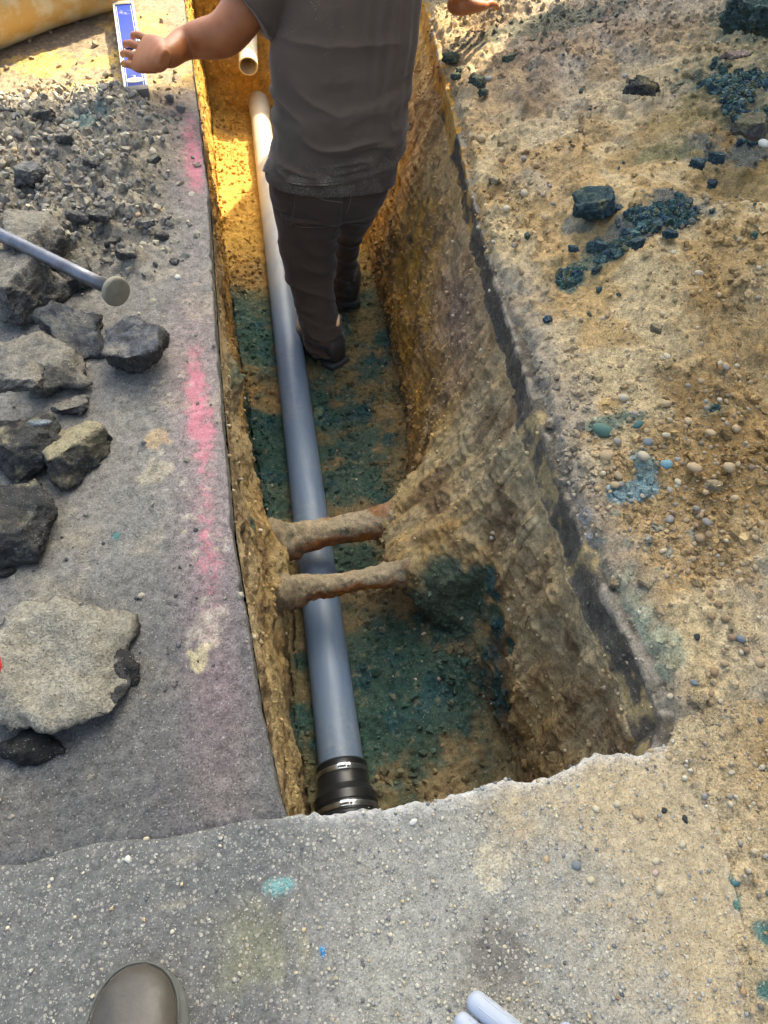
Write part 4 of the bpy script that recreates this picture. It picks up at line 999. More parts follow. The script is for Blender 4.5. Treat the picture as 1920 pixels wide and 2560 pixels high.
# ------------------------------------------------------------------ concrete pipe at top left
def mat_bigpipe():
    m, nt, bs = mat_new('painted_pipe')
    tc = nt.nodes.new('ShaderNodeTexCoord'); co = tc.outputs['Object']
    n = noisen(nt, co, 9, 5, .6); n2 = noisen(nt, co, 4, 3, .5); n3 = noisen(nt, co, 90, 5, .7)
    c = mixn(nt, ramp(nt, n, .42, .58, 0, 1), (.62, .58, .42), (.55, .38, .14))
    c = mixn(nt, ramp(nt, n2, .52, .62, 0, .8), c, (.20, .38, .30))
    nt.links.new(c, bs.inputs['Base Color']); bs.inputs['Roughness'].default_value = .6
    nt.links.new(bumpn(nt, mathn(nt, 'ADD', n, mathn(nt, 'MULTIPLY', n3, .3)), .5, .01), bs.inputs['Normal'])
    return m
g0, g1 = at_g(-150, 150), at_g(262, 14); ax = (g1 - g0).normalized(); nrm = Vector((-ax.y, ax.x, 0)).normalized()
if nrm.y < 0: nrm = -nrm
RB = .17
L = (g1 - g0).length
rp = [(-.9, RB - .03), (-.9, RB)] + [(t, RB + .006 * math.sin(t * 9)) for t in np.linspace(-.88, L - .03, 30)] + [(L + .02, RB - .006), (L + .035, RB - .02), (L + .035, RB - .035), (-.9, RB - .035)]
bp = link('drain_pipe', lathe('drain_pipe', rp, caps=False), mat_bigpipe()); shade_auto(bp.data, 40)
bp.rotation_euler = ax.to_track_quat('Y', 'Z').to_euler(); bp.location = g0 + nrm * .055 + Vector((0, 0, RB - .015))
tag(bp, 'fat pale pipe smeared with yellow and green dirt in the top left corner', 'pipe')

# ------------------------------------------------------------------ spirit level
def build_level():
    n_ = at_z(299, 213, .300); f_ = at_z(262, -25, .390)
    d = (f_ - n_).normalized(); root = empty('spirit_level', n_)
    root.rotation_euler = d.to_track_quat('Y', 'Z').to_euler(); root.scale = (1.13, 1, 1)
    tag(root, 'scratched blue box level lying on the sunlit sand under the hand', 'spirit level')
    L_, W, H = .66, .066, .030
    blue = mat_plain('blue_enamel', (.008, .028, .26), .5, var=.2, spec=.25, dust=(.10, (.55, .50, .38), 70)); alu = mat_plain('level_aluminium', (.62, .62, .62), .4, metal=.6, var=.1, dust=(.25, (.4, .33, .2), 60))
    grey = mat_plain('grey_end_cap', (.16, .15, .14), .7, var=.1, dust=(.6, (.30, .25, .18), 60)); cream = mat_plain('cream_label', (.68, .64, .48), .5, var=.06); blk = mat_plain('black_print', (.02, .02, .03), .5)
    # body face with a window: built as strips round the opening
    def bar(name, x, y0, y1, w_, z, h, mat, par, bev=.0012):
        o = link(name, boxmesh(name, (w_, y1 - y0, h), bev, 2, (x, (y0 + y1) / 2, z)), mat, par, smooth=False); shade_auto(o.data, 40); return o
    w1 = (.255, .335)
    # outline: centre web with a hole for the vial (bmesh grid)
    bm = bmesh.new()
    for (xa, xb, ya, yb) in [(-.0265, .0265, .026, w1[0]), (-.0265, -.019, w1[0], w1[1]), (.019, .0265, w1[0], w1[1]), (-.0265, .0265, w1[1], L_ - .02)]:
        bmesh.ops.create_cube(bm, size=1, matrix=Matrix.Translation(((xa + xb) / 2, (ya + yb) / 2, H * .5 - .0005)) @ Matrix.Diagonal((xb - xa, yb - ya, H - .006, 1)))
    me = bpy.data.meshes.new('web'); bm.to_mesh(me); bm.free(); link('web', me, blue, root, smooth=False)
    for s_ in (-1, 1):
        bar('edge_rail', s_ * .0298, .0, L_, .0064, H * .5, H, alu, root)
        bar('trim_line', s_ * .0225, .03, L_ - .03, .0014, H - .0030, .0012, alu, root, 0)
    bar('end_cap', 0, -.006, .024, W + .001, H * .5, H + .002, grey, root, .003)
    bar('end_cap', 0, L_ - .02, L_ + .01, W + .001, H * .5, H + .002, grey, root, .003)
    # vial in the window
    fr = link('vial_frame', lathe('vial_frame', [(-.002, .019), (.006, .019), (.006, .0155), (-.002, .0155)], caps=False), grey, root); fr.scale = (1.0, 1, 1.9); fr.rotation_euler = (math.radians(90), 0, 0)
    fr.location = (0, (w1[0] + w1[1]) / 2, H - .006)
    g_, ntg, bsg = mat_new('vial_yellow'); bsg.inputs['Base Color'].default_value = (.55, .60, .12, 1); bsg.inputs['Roughness'].default_value = .1
    v_ = link('vial', tube('vial', [(-.016, .285, .014), (.016, .285, .014)], .0055, 16), g_, fr); v_.parent = root
    # label
    me = lathe('label_plate', [(0, .0), (0, .0150), (.0009, .0145), (.0009, 0)], seg=40, caps=False); lb = link('label_plate', me, cream, root, smooth=False)
    lb.rotation_euler = (math.radians(90), 0, 0); lb.scale = (1.7, 1, 1.15); lb.location = (0, .066, H - .0030)
    bm = bmesh.new()   # rows of tiny print, too worn to read
    for r_, (n2, w2) in enumerate([(9, .022), (7, .016)]):
        for k in range(n2):
            bmesh.ops.create_cube(bm, size=1, matrix=Matrix.Translation((-w2 / 2 + w2 * k / (n2 - 1), .068 - r_ * .0045, H - .0018)) @ Matrix.Diagonal((.0013, .0018, .0004, 1)))
    me = bpy.data.meshes.new('label_print'); bm.to_mesh(me); bm.free(); link('label_print', me, blk, root, smooth=False)
    scr = link('screw', lathe('screw', [(0, 0), (0, .004), (.002, .0035), (.002, 0)], seg=16, caps=False), alu, root); scr.rotation_euler = (math.radians(90), 0, 0); scr.location = (0, .088, H - .002)
    bracket = bar('bracket', .018, .222, .238, .020, H - .001, .003, alu, root)
    return root, n_, d
LV, LVN, LVD = build_level()

# ------------------------------------------------------------------ grey plastic handles at the bottom edge, and the photographer's boot
M['greyplastic'] = mat_plain('grey_blue_plastic', (.36, .39, .46), .55, var=.05, bump=.15, bs_=300)
def handle_piece(name, pa, pb, r_, label, zoff=.03):
    a = at_g(*pa, zoff); b = at_g(*pb, zoff); d = (b - a).normalized()
    n = 26; L_ = (b - a).length + .10
    root = empty(name, a); tag(root, label, 'tool handle')
    pts, rad = [], []
    for k in range(9):
        t = k / 8 * math.pi / 2; pts.append(d * (r_ * .9 * (1 - math.cos(t)))); rad.append(max(.0008, r_ * math.sin(t)))
    for t in np.linspace(r_ * 1.1, L_, 10): pts.append(d * t); rad.append(r_ * (1 + .03 * math.sin(t * 40)))
    link('grip', tube('grip', pts, rad, 32), M['greyplastic'], root)
    side = Vector((0, 0, 1)).cross(d).normalized()
    seam = tube('seam_ridge', [side * (r_ * .55 * s_) + Vector((0, 0, r_ * .84)) + d * t for s_ in (1,) for t in np.linspace(r_ * 1.2, L_, 6)], .0012, 8)
    link('seam_ridge', seam, M['greyplastic'], root)
    seam = tube('seam_ridge', [side * (-r_ * .35) + Vector((0, 0, r_ * .93)) + d * t for t in np.linspace(r_ * 1.2, L_, 6)], .0010, 8)
    link('seam_ridge', seam, M['greyplastic'], root)
handle_piece('grip_handle', (1012, 2152), (1100, 2222), .0150, 'upper grey blue plastic handle with a seam at the bottom edge')
handle_piece('grip_handle', (984, 2196), (1045, 2248), .0130, 'lower rounded grey plastic handle cut off by the bottom edge')
handle_piece('grip_handle', (1222, 2207), (1225, 2270), .012, 'rounded grey plastic tip alone at the bottom edge, rightmost')

def make_boot():
    toe = at_z(318, 2068, .06)
    root = empty('work_boot', (toe.x, toe.y, .0)); tag(root, 'scuffed brown leather boot toe of the photographer at the bottom edge', 'boot')
    leather = mat_plain('brown_leather', (.060, .050, .040), .45, bump=.6, bs_=120, bd=.001, var=.4, vscale=14, dust=(.14, (.15, .095, .055), 26))
    sole = mat_plain('grey_rubber_sole', (.085, .088, .08), .8, bump=.3, var=.2, dust=(.4, (.16, .15, .13), 50))
    L_, W = .30, .128
    def outline(t):   # half widths along the foot, t=0 toe
        return float(np.interp(t, [0, .02, .06, .12, .2, .32, .45, .6, .75, .9, 1.0], [.12, .44, .68, .86, .96, 1.0, .93, .76, .70, .66, .30])) * W / 2
    def loft(name, zf, grow, mat, nseg=40, z0=0, par=root):
        ts = np.concatenate([1 - np.cos(np.linspace(0, math.pi / 2, 14))]) * .30; ts = np.concatenate([ts, np.linspace(.34, 1, 16)])
        V = []; F = []
        for t in ts:
            hw = outline(t) + grow; top = zf(t)
            cxoff = .012 * math.sin(t * 3.1)
            for k in range(nseg):
                a = 2 * math.pi * k / nseg
                x = math.copysign(abs(math.cos(a)) ** .75, math.cos(a)) * hw + cxoff
                z = (math.sin(a) * .5 + .5) ** .9 * (top - z0) + z0
                V.append((x, -t * L_, z))
        n = len(ts)
        for i in range(n - 1):
            for k in range(nseg):
                k2 = (k + 1) % nseg; F.append((i * nseg + k, i * nseg + k2, (i + 1) * nseg + k2, (i + 1) * nseg + k))
        F.append(tuple(range(nseg))[::-1]); F.append(tuple((n - 1) * nseg + k for k in range(nseg)))
        me = bpy.data.meshes.new(name); me.from_pydata(V, [], F); me.update(); return link(name, me, mat, par)
    up = loft('upper', lambda t: float(np.interp(t, [0, .03, .1, .22, .4, .55, .7, 1], [.036, .050, .066, .076, .090, .118, .14, .14])), -.0045, leather, z0=.018)
    so_ = loft('sole', lambda t: .024 + .003 * math.cos(t * 4), .0045, sole, z0=0)
    # toe cap seam and welt line
    pts = []
    for k in range(21):
        a = math.pi * k / 20; hw = outline(.20) - .001
        pts.append((math.cos(a) * hw, -.20 * L_ - .010 * math.sin(a), .030 + .048 * math.sin(a)))
    pts = []
    for k in range(33):
        s_ = k / 32 * 2 - 1; t = .5 * abs(s_) ** 1.6
        pts.append((math.copysign(outline(t) - .001, s_) if abs(s_) > .02 else 0, -t * L_ + .002, .029))
    link('welt_stitching', tube('welt_stitching', pts, .0022, 8), sole, root)
    for t_, dz_ in ((.34, 0), (.385, .004)):
        cp_ = []
        for k in range(19):
            a = math.pi * (k + 1) / 20; hw = outline(t_) - .004
            cp_.append((math.copysign(abs(math.cos(a)) ** .75, math.cos(a)) * hw + .012 * math.sin(t_ * 3.1), -t_ * L_ - .008 * math.sin(a) + .003 * math.sin(k * 1.7), .018 + (math.sin(a) * .5 + .5) ** .9 * (float(np.interp(t_, [.22, .4], [.076, .090])) - .018) + dz_ * .2))
        link('crease', tube('crease', cp_, .0022, 8), leather, up)
    sh = tube('shaft', [(.01, -L_ * .72, .08), (.01, -L_ * .74, .16), (.01, -L_ * .75, .24)], [.048, .045, .050], 28); link('shaft', sh, leather, root)
    root.rotation_euler = (math.radians(5.7), 0, math.radians(-14))
    return root
bt = make_boot(); tz = at_z(318, 2068, .07); bt.location = (tz.x - .004, tz.y - .002, .1 * tz.y + .004)
# red plastic at the left edge
rt = link('red_handle', tube('red_handle', [at_z(-30, 1395, .20), at_z(-10, 1410, .205), at_z(-4, 1440, .20), at_z(-14, 1470, .195), at_z(-50, 1480, .19)], .006, 14), mat_plain('red_plastic', (.5, .03, .03), .4))
tag(rt, 'sliver of a red plastic handle on the pale slab at the left edge', 'tool handle')

# ------------------------------------------------------------------ the worker
def skin_mat():
    m, nt, bs = mat_new('skin_tanned')
    tc = nt.nodes.new('ShaderNodeTexCoord'); co = tc.outputs['Object']
    n = noisen(nt, co, 14, 5, .6); n2 = noisen(nt, co, 120, 4, .6); n3 = noisen(nt, co, 320, 3, .6); n4 = noisen(nt, co, 9, 2, .5)
    c = mixn(nt, ramp(nt, n, .35, .65, 0, 1), (.36, .125, .042), (.27, .085, .028))
    sp_ = mathn(nt, 'MULTIPLY', ramp(nt, n3, .66, .70, 0, .8), ramp(nt, n4, .48, .6, 0, 1))
    c = mixn(nt, sp_, c, (.55, .42, .25))
    nt.links.new(c, bs.inputs['Base Color']); bs.inputs['Roughness'].default_value = .5
    bs.inputs['Subsurface Weight'].default_value = .1; bs.inputs['Subsurface Radius'].default_value = (.02, .008, .004); bs.inputs['Subsurface Scale'].default_value = .3
    nt.links.new(bumpn(nt, n2, .25, .002), bs.inputs['Normal'])
    return m
M['skin'] = skin_mat()
def evaluated(o):
    bpy.context.view_layer.update()
    dg = bpy.context.evaluated_depsgraph_get(); me = bpy.data.meshes.new_from_object(o.evaluated_get(dg)); return me
def skin_body(name, verts, edges, radii, root_i, sub=2):
    me = bpy.data.meshes.new(name); me.from_pydata([tuple(v) for v in verts], edges, []); me.update()
    o = bpy.data.objects.new(name, me); COL.objects.link(o)
    o.modifiers.new('s', 'SKIN')
    sv = me.skin_vertices[0].data
    for k, r_ in enumerate(radii):
        sv[k].radius = r_ if hasattr(r_, '__len__') else (r_, r_); sv[k].use_root = (k == root_i)
    ss = o.modifiers.new('u', 'SUBSURF'); ss.levels = sub; ss.render_levels = sub
    m2 = evaluated(o); m2.name = name; COL.objects.unlink(o); bpy.data.objects.remove(o)
    return m2

# clothing lofts fused by voxel remesh
def loft_rings(rings, seg=64):
    """rings: (centre, xaxis half vec, yaxis half vec, squareness)"""
    V = []; F = []
    for c, a, b, q in rings:
        for k in range(seg):
            t = 2 * math.pi * k / seg; ct, st_ = math.cos(t), math.sin(t)
            V.append(Vector(c) + Vector(a) * math.copysign(abs(ct) ** q, ct) + Vector(b) * math.copysign(abs(st_) ** q, st_))
    n = len(rings)
    for i in range(n - 1):
        for k in range(seg):
            k2 = (k + 1) % seg; F.append((i * seg + k, i * seg + k2, (i + 1) * seg + k2, (i + 1) * seg + k))
    F.append(tuple(reversed(range(seg)))); F.append(tuple((n - 1) * seg + k for k in range(seg)))
    return V, F
def fuse(name, lofts, voxel, smooth_it=3):
    V = []; F = []
    for v, f in lofts:
        o_ = len(V); V += v; F += [tuple(i + o_ for i in q) for q in f]
    me = bpy.data.meshes.new(name); me.from_pydata([tuple(v) for v in V], [], F); me.update()
    bm = bmesh.new(); bm.from_mesh(me); bmesh.ops.recalc_face_normals(bm, faces=bm.faces[:]); bm.to_mesh(me); bm.free()
    o = bpy.data.objects.new(name, me); COL.objects.link(o)
    r_ = o.modifiers.new('r', 'REMESH'); r_.mode = 'VOXEL'; r_.voxel_size = voxel
    s_ = o.modifiers.new('s', 'SMOOTH'); s_.iterations = smooth_it; s_.factor = .5
    m2 = evaluated(o); m2.name = name; COL.objects.unlink(o); bpy.data.objects.remove(o)
    return m2

PX = Vector((.265, 2.62, .02))   # pelvis
VV, EE, RR = [], [], []
def add(p, r_, parent=None):
    VV.append(Vector(p)); RR.append(r_); i_ = len(VV) - 1
    if parent is not None: EE.append((parent, i_))
    return i_
pel = add(PX, .13)
sp1 = add((.295, 2.66, .16), .13, pel); sp2 = add((.32, 2.70, .32), .15, sp1); sp3 = add((.34, 2.74, .48), .155, sp2); sp4 = add((.35, 2.78, .60), .12, sp3)
nk = add((.35, 2.83, .68), .058, sp4); nk2 = add((.34, 2.87, .74), .056, nk)
hd1 = add((.335, 2.90, .80), .078, nk2); hd2 = add((.33, 2.92, .87), .088, hd1); hd3 = add((.33, 2.92, .94), .07, hd2)
# legs
hl = add((.16, 2.61, -.06), .080, pel); kl = add((.135, 2.55, -.30), .052, hl); al = add((.170, 2.46, -.57), .030, kl); tl = add((.15, 2.50, -.61), .026, al)
hr = add((.345, 2.69, -.06), .075, pel); kr = add((.308, 2.84, -.30), .042, hr); ar_ = add((.292, 2.86, -.57), .026, kr); tr_ = add((.30, 2.93, -.62), .030, ar_)
# left arm, leaning on the level
wl = at_z(352, 128, .435)
E_ = 0
sl_ = add((.13, 2.76, .63), .075, sp4); s2_ = add((.07, 2.74, .57), .078, sl_); el_ = add((-.060, 2.655, .462), .070, s2_); f1_ = add((-.115, 2.69, .450), .065, el_); f2_ = add((-.190, 2.735, .430), .049, f1_); w_ = add(wl, (.034, .040), f2_)
LZ = lambda t: LVN + LVD * t
hand_dir = (at_z(256, 101, .415) - wl).normalized()
# right arm
sr_ = add((.56, 2.82, .63), .075, sp4); er_ = add((.74, 2.77, .665), .056, sr_); fr_ = add((.745, 2.84, .57), .050, er_); wr = at_z(985, 14, .46); w2_ = add(wr, (.030, .034), fr_)
HANDS = []
def capsule(pts, radii):
    p0, p1 = pts[0], pts[-1]; d0 = (pts[0] - pts[1]).normalized(); d1 = (pts[-1] - pts[-2]).normalized()
    P_, R_ = [], []
    for q in (.98, .8, .45): P_.append(p0 + d0 * radii[0] * q); R_.append(radii[0] * math.sqrt(1 - q * q))
    for i in range(len(pts)):
        P_.append(pts[i]); R_.append(radii[i])
        if i < len(pts) - 1: P_.append((pts[i] + pts[i + 1]) / 2); R_.append((radii[i] + radii[i + 1]) / 2 * .95)
    for q in (.45, .8, .98): P_.append(p1 + d1 * radii[-1] * q); R_.append(radii[-1] * math.sqrt(1 - q * q))
    me = tube('c', P_, R_, 16); o_ = ([v.co.copy() for v in me.vertices], [tuple(p.vertices) for p in me.polygons]); bpy.data.meshes.remove(me); return o_
def hand(wi, w, fd, side, seed, spread=.022, curl=.35, lift=0):
    '''palm and five fingers; fd finger direction, side = unit vector towards the thumb'''
    up = side.cross(fd).normalized()
    if up.z < 0: up = -up
    side = fd.cross(up).normalized() * (1 if fd.cross(up).dot(side) > 0 else -1)
    G = 1.36
    rings = []
    for t, hw, th, so_ in [(-.012, .018, .013, 0), (0, .028, .021, .0), (.022, .037, .022, .002), (.045, .043, .019, .002), (.07, .045, .0165, 0), (.088, .043, .013, 0)]:
        rings.append((w + fd * t * G + side * so_ + up * .003, side * hw * G, up * th * G, .85))
    HANDS.append(loft_rings(rings, 32))
    for off, ln, bk in [(.0330, .078, .080), (.0112, .086, .088), (-.0112, .080, .086), (-.0325, .064, .078)]:
        off *= G; ln *= G * 1.16; b = w + fd * bk * G + side * off + up * .003
        d1 = (fd + side * off * 1.0 + up * .10).normalized(); d2 = (fd - up * curl * .7).normalized(); d3 = (fd * .9 - side * off - up * curl * 1.8).normalized()
        p1 = b + d1 * ln * .42; p2 = p1 + d2 * ln * .33; p3 = p2 + d3 * ln * .25
        HANDS.append(capsule([b - fd * .030, b, p1, p2, p3], [.0090, .0124, .0120, .0110, .0088]))
        HANDS.append(capsule([b - fd * .05 + up * .013, b + up * .005], [.005, .0095]))
    t0 = w + fd * .020 + side * .022; t1 = t0 + (fd * .80 + side * .55 - up * .12).normalized() * .046; t2 = t1 + (fd * .95 + side * .22 - up * .15).normalized() * .036; t3 = t2 + (fd - up * .35).normalized() * .022
    HANDS.append(capsule([t0, t1, t2, t3], [.018, .0165, .0145, .0115]))
side_l = (hand_dir.cross(Vector((0, 0, 1))).normalized() * .74 + Vector((0, 0, .66))).normalized()
hand(w_, wl, hand_dir, side_l, 3, curl=.30)
fd2 = (at_z(1062, 4, .425) - wr).normalized()
hand(w2_, wr, fd2, fd2.cross(Vector((0, 0, 1))).normalized() * -1, 4, curl=.25)
sk = skin_body('body', VV, EE, RR, pel, 3)
body_parts = [([v.co.copy() for v in sk.vertices], [tuple(p.vertices) for p in sk.polygons])] + HANDS
for s_ in (-1, 1):   # ears, eyes sockets and nose grow out of the head
    body_parts.append(capsule([Vector((.33 + s_ * .084, 2.90, .845)), Vector((.33 + s_ * .088, 2.90, .885))], [.011, .014]))
    body_parts.append(capsule([Vector((.33 + s_ * .033, 2.985, .905)), Vector((.33 + s_ * .012, 2.995, .905))], [.012, .012]))
body_parts.append(capsule([Vector((.33, 2.985, .90)), Vector((.33, 3.015, .865))], [.010, .017])); body_parts.append(capsule([Vector((.312, 2.985, .825)), Vector((.348, 2.985, .825))], [.011, .011]))
bme = fuse('person', body_parts, .0034, 7)
person = link('person', bme, M['skin']); tag(person, 'stout man seen from behind in dark t-shirt and trousers, leaning over in the trench', 'person')

# head details
hair = bpy.data.meshes.new('hair'); bm = bmesh.new(); bmesh.ops.create_icosphere(bm, subdivisions=4, radius=1)
for v in bm.verts: v.co = Vector((v.co.x * .086, v.co.y * .100, v.co.z * .105)) * (1 + .03 * mnoise.noise(v.co * 6))
bmesh.ops.delete(bm, geom=[v for v in bm.verts if v.co.z < -.035 or (v.co.y > .055 and v.co.z < .05)], context='VERTS')
bm.to_mesh(hair); bm.free()
hh = link('hair', hair, mat_plain('dark_hair', (.02, .015, .012), .6, bump=.8, bs_=300), person); hh.location = (.33, 2.905, .895)
M['eye'] = mat_plain('eye_white', (.7, .68, .64), .2)
for s_ in (-1, 1):
    bm = bmesh.new(); bmesh.ops.create_icosphere(bm, subdivisions=2, radius=.012); me = bpy.data.meshes.new('eye'); bm.to_mesh(me); bm.free()
    e = link('eye', me, M['eye'], person); e.location = (.33 + s_ * .032, 2.990, .885)
def interp_rings(rows, n=60):
    """rows: (pxL, pxR, py, Y plane, depth half, q) measured on the photo"""
    rows = np.array(rows, float); s_ = np.linspace(0, len(rows) - 1, n); out = []
    # smooth interpolation
    for t in s_:
        r_ = [float(np.interp(t, np.arange(len(rows)), rows[:, k])) for k in range(rows.shape[1])]
        L_ = at_y(r_[0], r_[2], r_[3]); R_ = at_y(r_[1], r_[2], r_[3])
        z = (L_.z + R_.z) / 2; c = (L_ + R_) / 2; c.z = z
        out.append((c, Vector(((R_.x - L_.x) / 2, 0, (R_.z - L_.z) * .5)), Vector((0, r_[4], 0)), r_[5]))
    return out
def verts_np(me):
    V = np.empty(len(me.vertices) * 3, np.float32); me.vertices.foreach_get('co', V); V = V.reshape(-1, 3)
    N = np.empty(len(me.vertices) * 3, np.float32); me.vertices.foreach_get('normal', N); return V, N.reshape(-1, 3)
shirt_rows = [(571, 853, 384, 2.585, .150, .85), (573, 853, 366, 2.59, .158, .85), (580, 858, 335, 2.60, .165, .85), (588, 872, 300, 2.61, .170, .85), (591, 880, 250, 2.63, .168, .85), (588, 886, 200, 2.65, .160, .85),
              (585, 890, 150, 2.67, .155, .85), (585, 895, 100, 2.69, .150, .85), (592, 900, 50, 2.71, .148, .85), (590, 906, 0, 2.73, .142, .85), (575, 912, -60, 2.76, .135, .85), (565, 915, -110, 2.79, .125, .85), (600, 890, -145, 2.81, .10, .9), (680, 810, -165, 2.83, .08, 1.0)]
lo_ = [loft_rings(interp_rings(shirt_rows, 70))]
def limb(a, b, ra, rb, n=14, qa=None):
    a, b = Vector(a), Vector(b); d = (b - a).normalized(); x_ = d.cross(Vector((0, 0, 1))).normalized(); y__ = x_.cross(d)
    return loft_rings([(a + (b - a) * t, x_ * (ra + (rb - ra) * t), y__ * (ra + (rb - ra) * t), 1.0) for t in np.linspace(0, 1, n)], 40)
lo_.append(limb((.20, 2.78, .66), (.012, 2.70, .515), .098, .102)); lo_.append(limb((.52, 2.82, .65), (.69, 2.90, .60), .088, .088))
sm = fuse('t_shirt', lo_, .0052, 4)
V, N = verts_np(sm)
back = sstep(.3, -.5, N[:, 1]); side = 1
# draped folds: curved ridges sagging across the small of the back, tension lines from the armpit
u = (V[:, 0] - .27) / .22; z = V[:, 2]
n1 = fbm(V, 5, 3, 401)
sag = .055 * u * u - .02 * u
W_ = np.stack([V[:, 0] + .03 * vn(V, 9, 431), V[:, 1], z - sag + .04 * n1], -1)
ridge = lambda sc, sd: (1 - np.abs(vn(W_, sc, sd))) ** 3
low_ = sstep(.40, .28, z) * sstep(.050, .11, z)
d = (ridge((3.2, 3, 19), 421) - .35) * .0135 * low_ + (ridge((4.5, 3, 34), 422) - .35) * .0085 * low_ * sstep(-.3, .3, vn(V, 6, 424)) \
    + (ridge((3, 3, 8), 423) - .35) * .0085 * sstep(.28, .42, z) + .005 * fbm(V, 9, 3, 406)
tens = np.sin((u * 1.2 - z * 1.1) * 26) * .0028 * sstep(.2, .8, u) * sstep(.2, .35, z)
hemline = -.0035 * np.exp(-((z - (.072 + .03 * u * 0)) / .003) ** 2)
V2 = V + N * (d + tens)[:, None]
# hem: lower on the left back, dips in the middle
sm.vertices.foreach_set('co', V2.ravel()); sm.update()
def cloth_mat(name, c1, c2, dustamt, zlo=None):
    m, nt, bs = mat_new(name)
    tc = nt.nodes.new('ShaderNodeTexCoord'); co = tc.outputs['Object']
    n = noisen(nt, co, 5, 5, .6); n2 = noisen(nt, co, 700, 2, .5); n3 = noisen(nt, co, 260, 4, .7); n4 = noisen(nt, co, 11, 3, .6)
    c = mixn(nt, ramp(nt, n, .35, .65, 0, 1), c1, c2)
    c = mixn(nt, mathn(nt, 'MULTIPLY', ramp(nt, n3, .60, .66, 0, .7), ramp(nt, n4, .60 - dustamt, .68 - dustamt * .5, 0, 1)), c, (.36, .31, .24))
    if zlo is not None:   # dried mud along the hem
        sx = nt.nodes.new('ShaderNodeSeparateXYZ'); nt.links.new(co, sx.inputs[0])
        f = mathn(nt, 'MULTIPLY', ramp(nt, sx.outputs[2], zlo[0], zlo[1], 1, 0), ramp(nt, n4, .42, .62, 0, 1))
        c = mixn(nt, mathn(nt, 'MULTIPLY', f, ramp(nt, n3, .50, .62, .04, .85)), c, (.34, .30, .24))
    nt.links.new(c, bs.inputs['Base Color']); bs.inputs['Roughness'].default_value = .95; bs.inputs['Specular IOR Level'].default_value = .15
    bs.inputs['Sheen Weight'].default_value = .25; bs.inputs['Sheen Roughness'].default_value = .5
    nt.links.new(bumpn(nt, n2, .25, .0008, bumpn(nt, n4, .35, .006)), bs.inputs['Normal'])
    return m
M['shirt'] = cloth_mat('dark_cotton', (.076, .053, .039), (.094, .066, .048), .02, (.10, .17))
M['trouser'] = cloth_mat('brown_canvas', (.066, .044, .031), (.080, .054, .038), .0)
shirt = link('t_shirt', sm, M['shirt'], person)

# trousers
tl_rows = [(588, 735, 440, 2.60, .135, .9), (592, 733, 480, 2.585, .120, .95), (603, 728, 530, 2.57, .105, .95), (612, 724, 580, 2.55, .095, .95), (628, 722, 630, 2.52, .088, .95), (643, 727, 670, 2.49, .082, .95),
           (652, 737, 705, 2.465, .085, .95), (655, 742, 730, 2.455, .086, .95), (664, 738, 752, 2.44, .078, .95)]
tr_rows = [(700, 832, 400, 2.64, .135, .9), (712, 822, 430, 2.68, .125, .9), (720, 800, 465, 2.74, .105, .95), (722, 780, 500, 2.80, .09, .95), (718, 772, 545, 2.84, .085, .95), (714, 762, 590, 2.86, .08, .95), (712, 752, 630, 2.865, .075, .95), (716, 748, 652, 2.86, .07, .95)]
pv_rows = [(584, 846, 345, 2.60, .150, .8), (582, 842, 375, 2.60, .150, .8), (582, 836, 400, 2.60, .150, .82), (584, 826, 425, 2.61, .145, .85), (590, 812, 452, 2.62, .125, .9)]
tm_ = fuse('trousers', [loft_rings(interp_rings(tl_rows, 60)), loft_rings(interp_rings(tr_rows, 60)), loft_rings(interp_rings(pv_rows, 30))], .0052, 6)
V, N = verts_np(tm_)
z = V[:, 2]
shin = sstep(-.34, -.50, z)
knee = np.exp(-((z + .27) / .10) ** 2)
Wt = np.stack([V[:, 0], V[:, 1], z + .25 * (V[:, 0] - .15) + .03 * vn(V, 8, 411)], -1)
bunch = ((1 - np.abs(vn(Wt, (7, 7, 26), 441))) ** 3 - .35) * .020 * shin + ((1 - np.abs(vn(Wt, (9, 9, 48), 442))) ** 3 - .35) * .007 * shin
kf = ((1 - np.abs(vn(Wt, (4, 4, 13), 443))) ** 3 - .35) * .010 * (knee + .4) * (1 - shin)
seat = np.sin((z * .6 + V[:, 0] * 1.1 + .05 * fbm(V, 5, 2, 413)) * 45) * .0028 * np.exp(-((z + .12) / .09) ** 2)
d = bunch + kf + seat + .007 * fbm(V, (6, 6, 4), 4, 414) - .006 * np.abs(fbm(V, (8, 8, 14), 3, 415)) * (shin + .3)
V2 = V + N * d[:, None]
tm_.vertices.foreach_set('co', V2.ravel()); tm_.update()
trs = link('trousers', tm_, M['trouser'], person)
tb_ = BVHTree.FromPolygons([tuple(v) for v in V2], [tuple(p.vertices) for p in tm_.polygons])
M['thread'] = mat_plain('seam_thread', (.15, .115, .09), .9)
M['seamdark'] = mat_plain('seam_dark_cloth', (.040, .031, .027), .95)  # dark brown tone for the hem stitching
cam0 = Vector((0, 0, CAMZ))
def on_cloth(tree, px, py, lift=.001):
    h = tree.ray_cast(cam0, Vector(ray(px, py)).normalized())
    return (h[0] + h[1] * lift) if h[0] is not None else None
def seam_line(tree, pix, r_, name, mat, par, lift=.0005, n=8):
    pts = []
    for i in range(len(pix) - 1):
        for k in range(n):
            t = k / n; q = on_cloth(tree, pix[i][0] + (pix[i + 1][0] - pix[i][0]) * t, pix[i][1] + (pix[i + 1][1] - pix[i][1]) * t, lift)
            if q: pts.append(q)
    q = on_cloth(tree, *pix[-1], lift)
    if q: pts.append(q)
    if len(pts) > 3:
        # drop jumps
        pp = [pts[0]]
        for q in pts[1:]:
            if (q - pp[-1]).length < .06: pp.append(q)
        if len(pp) > 3: return link(name, tube(name, pp, r_, 8), mat, par)
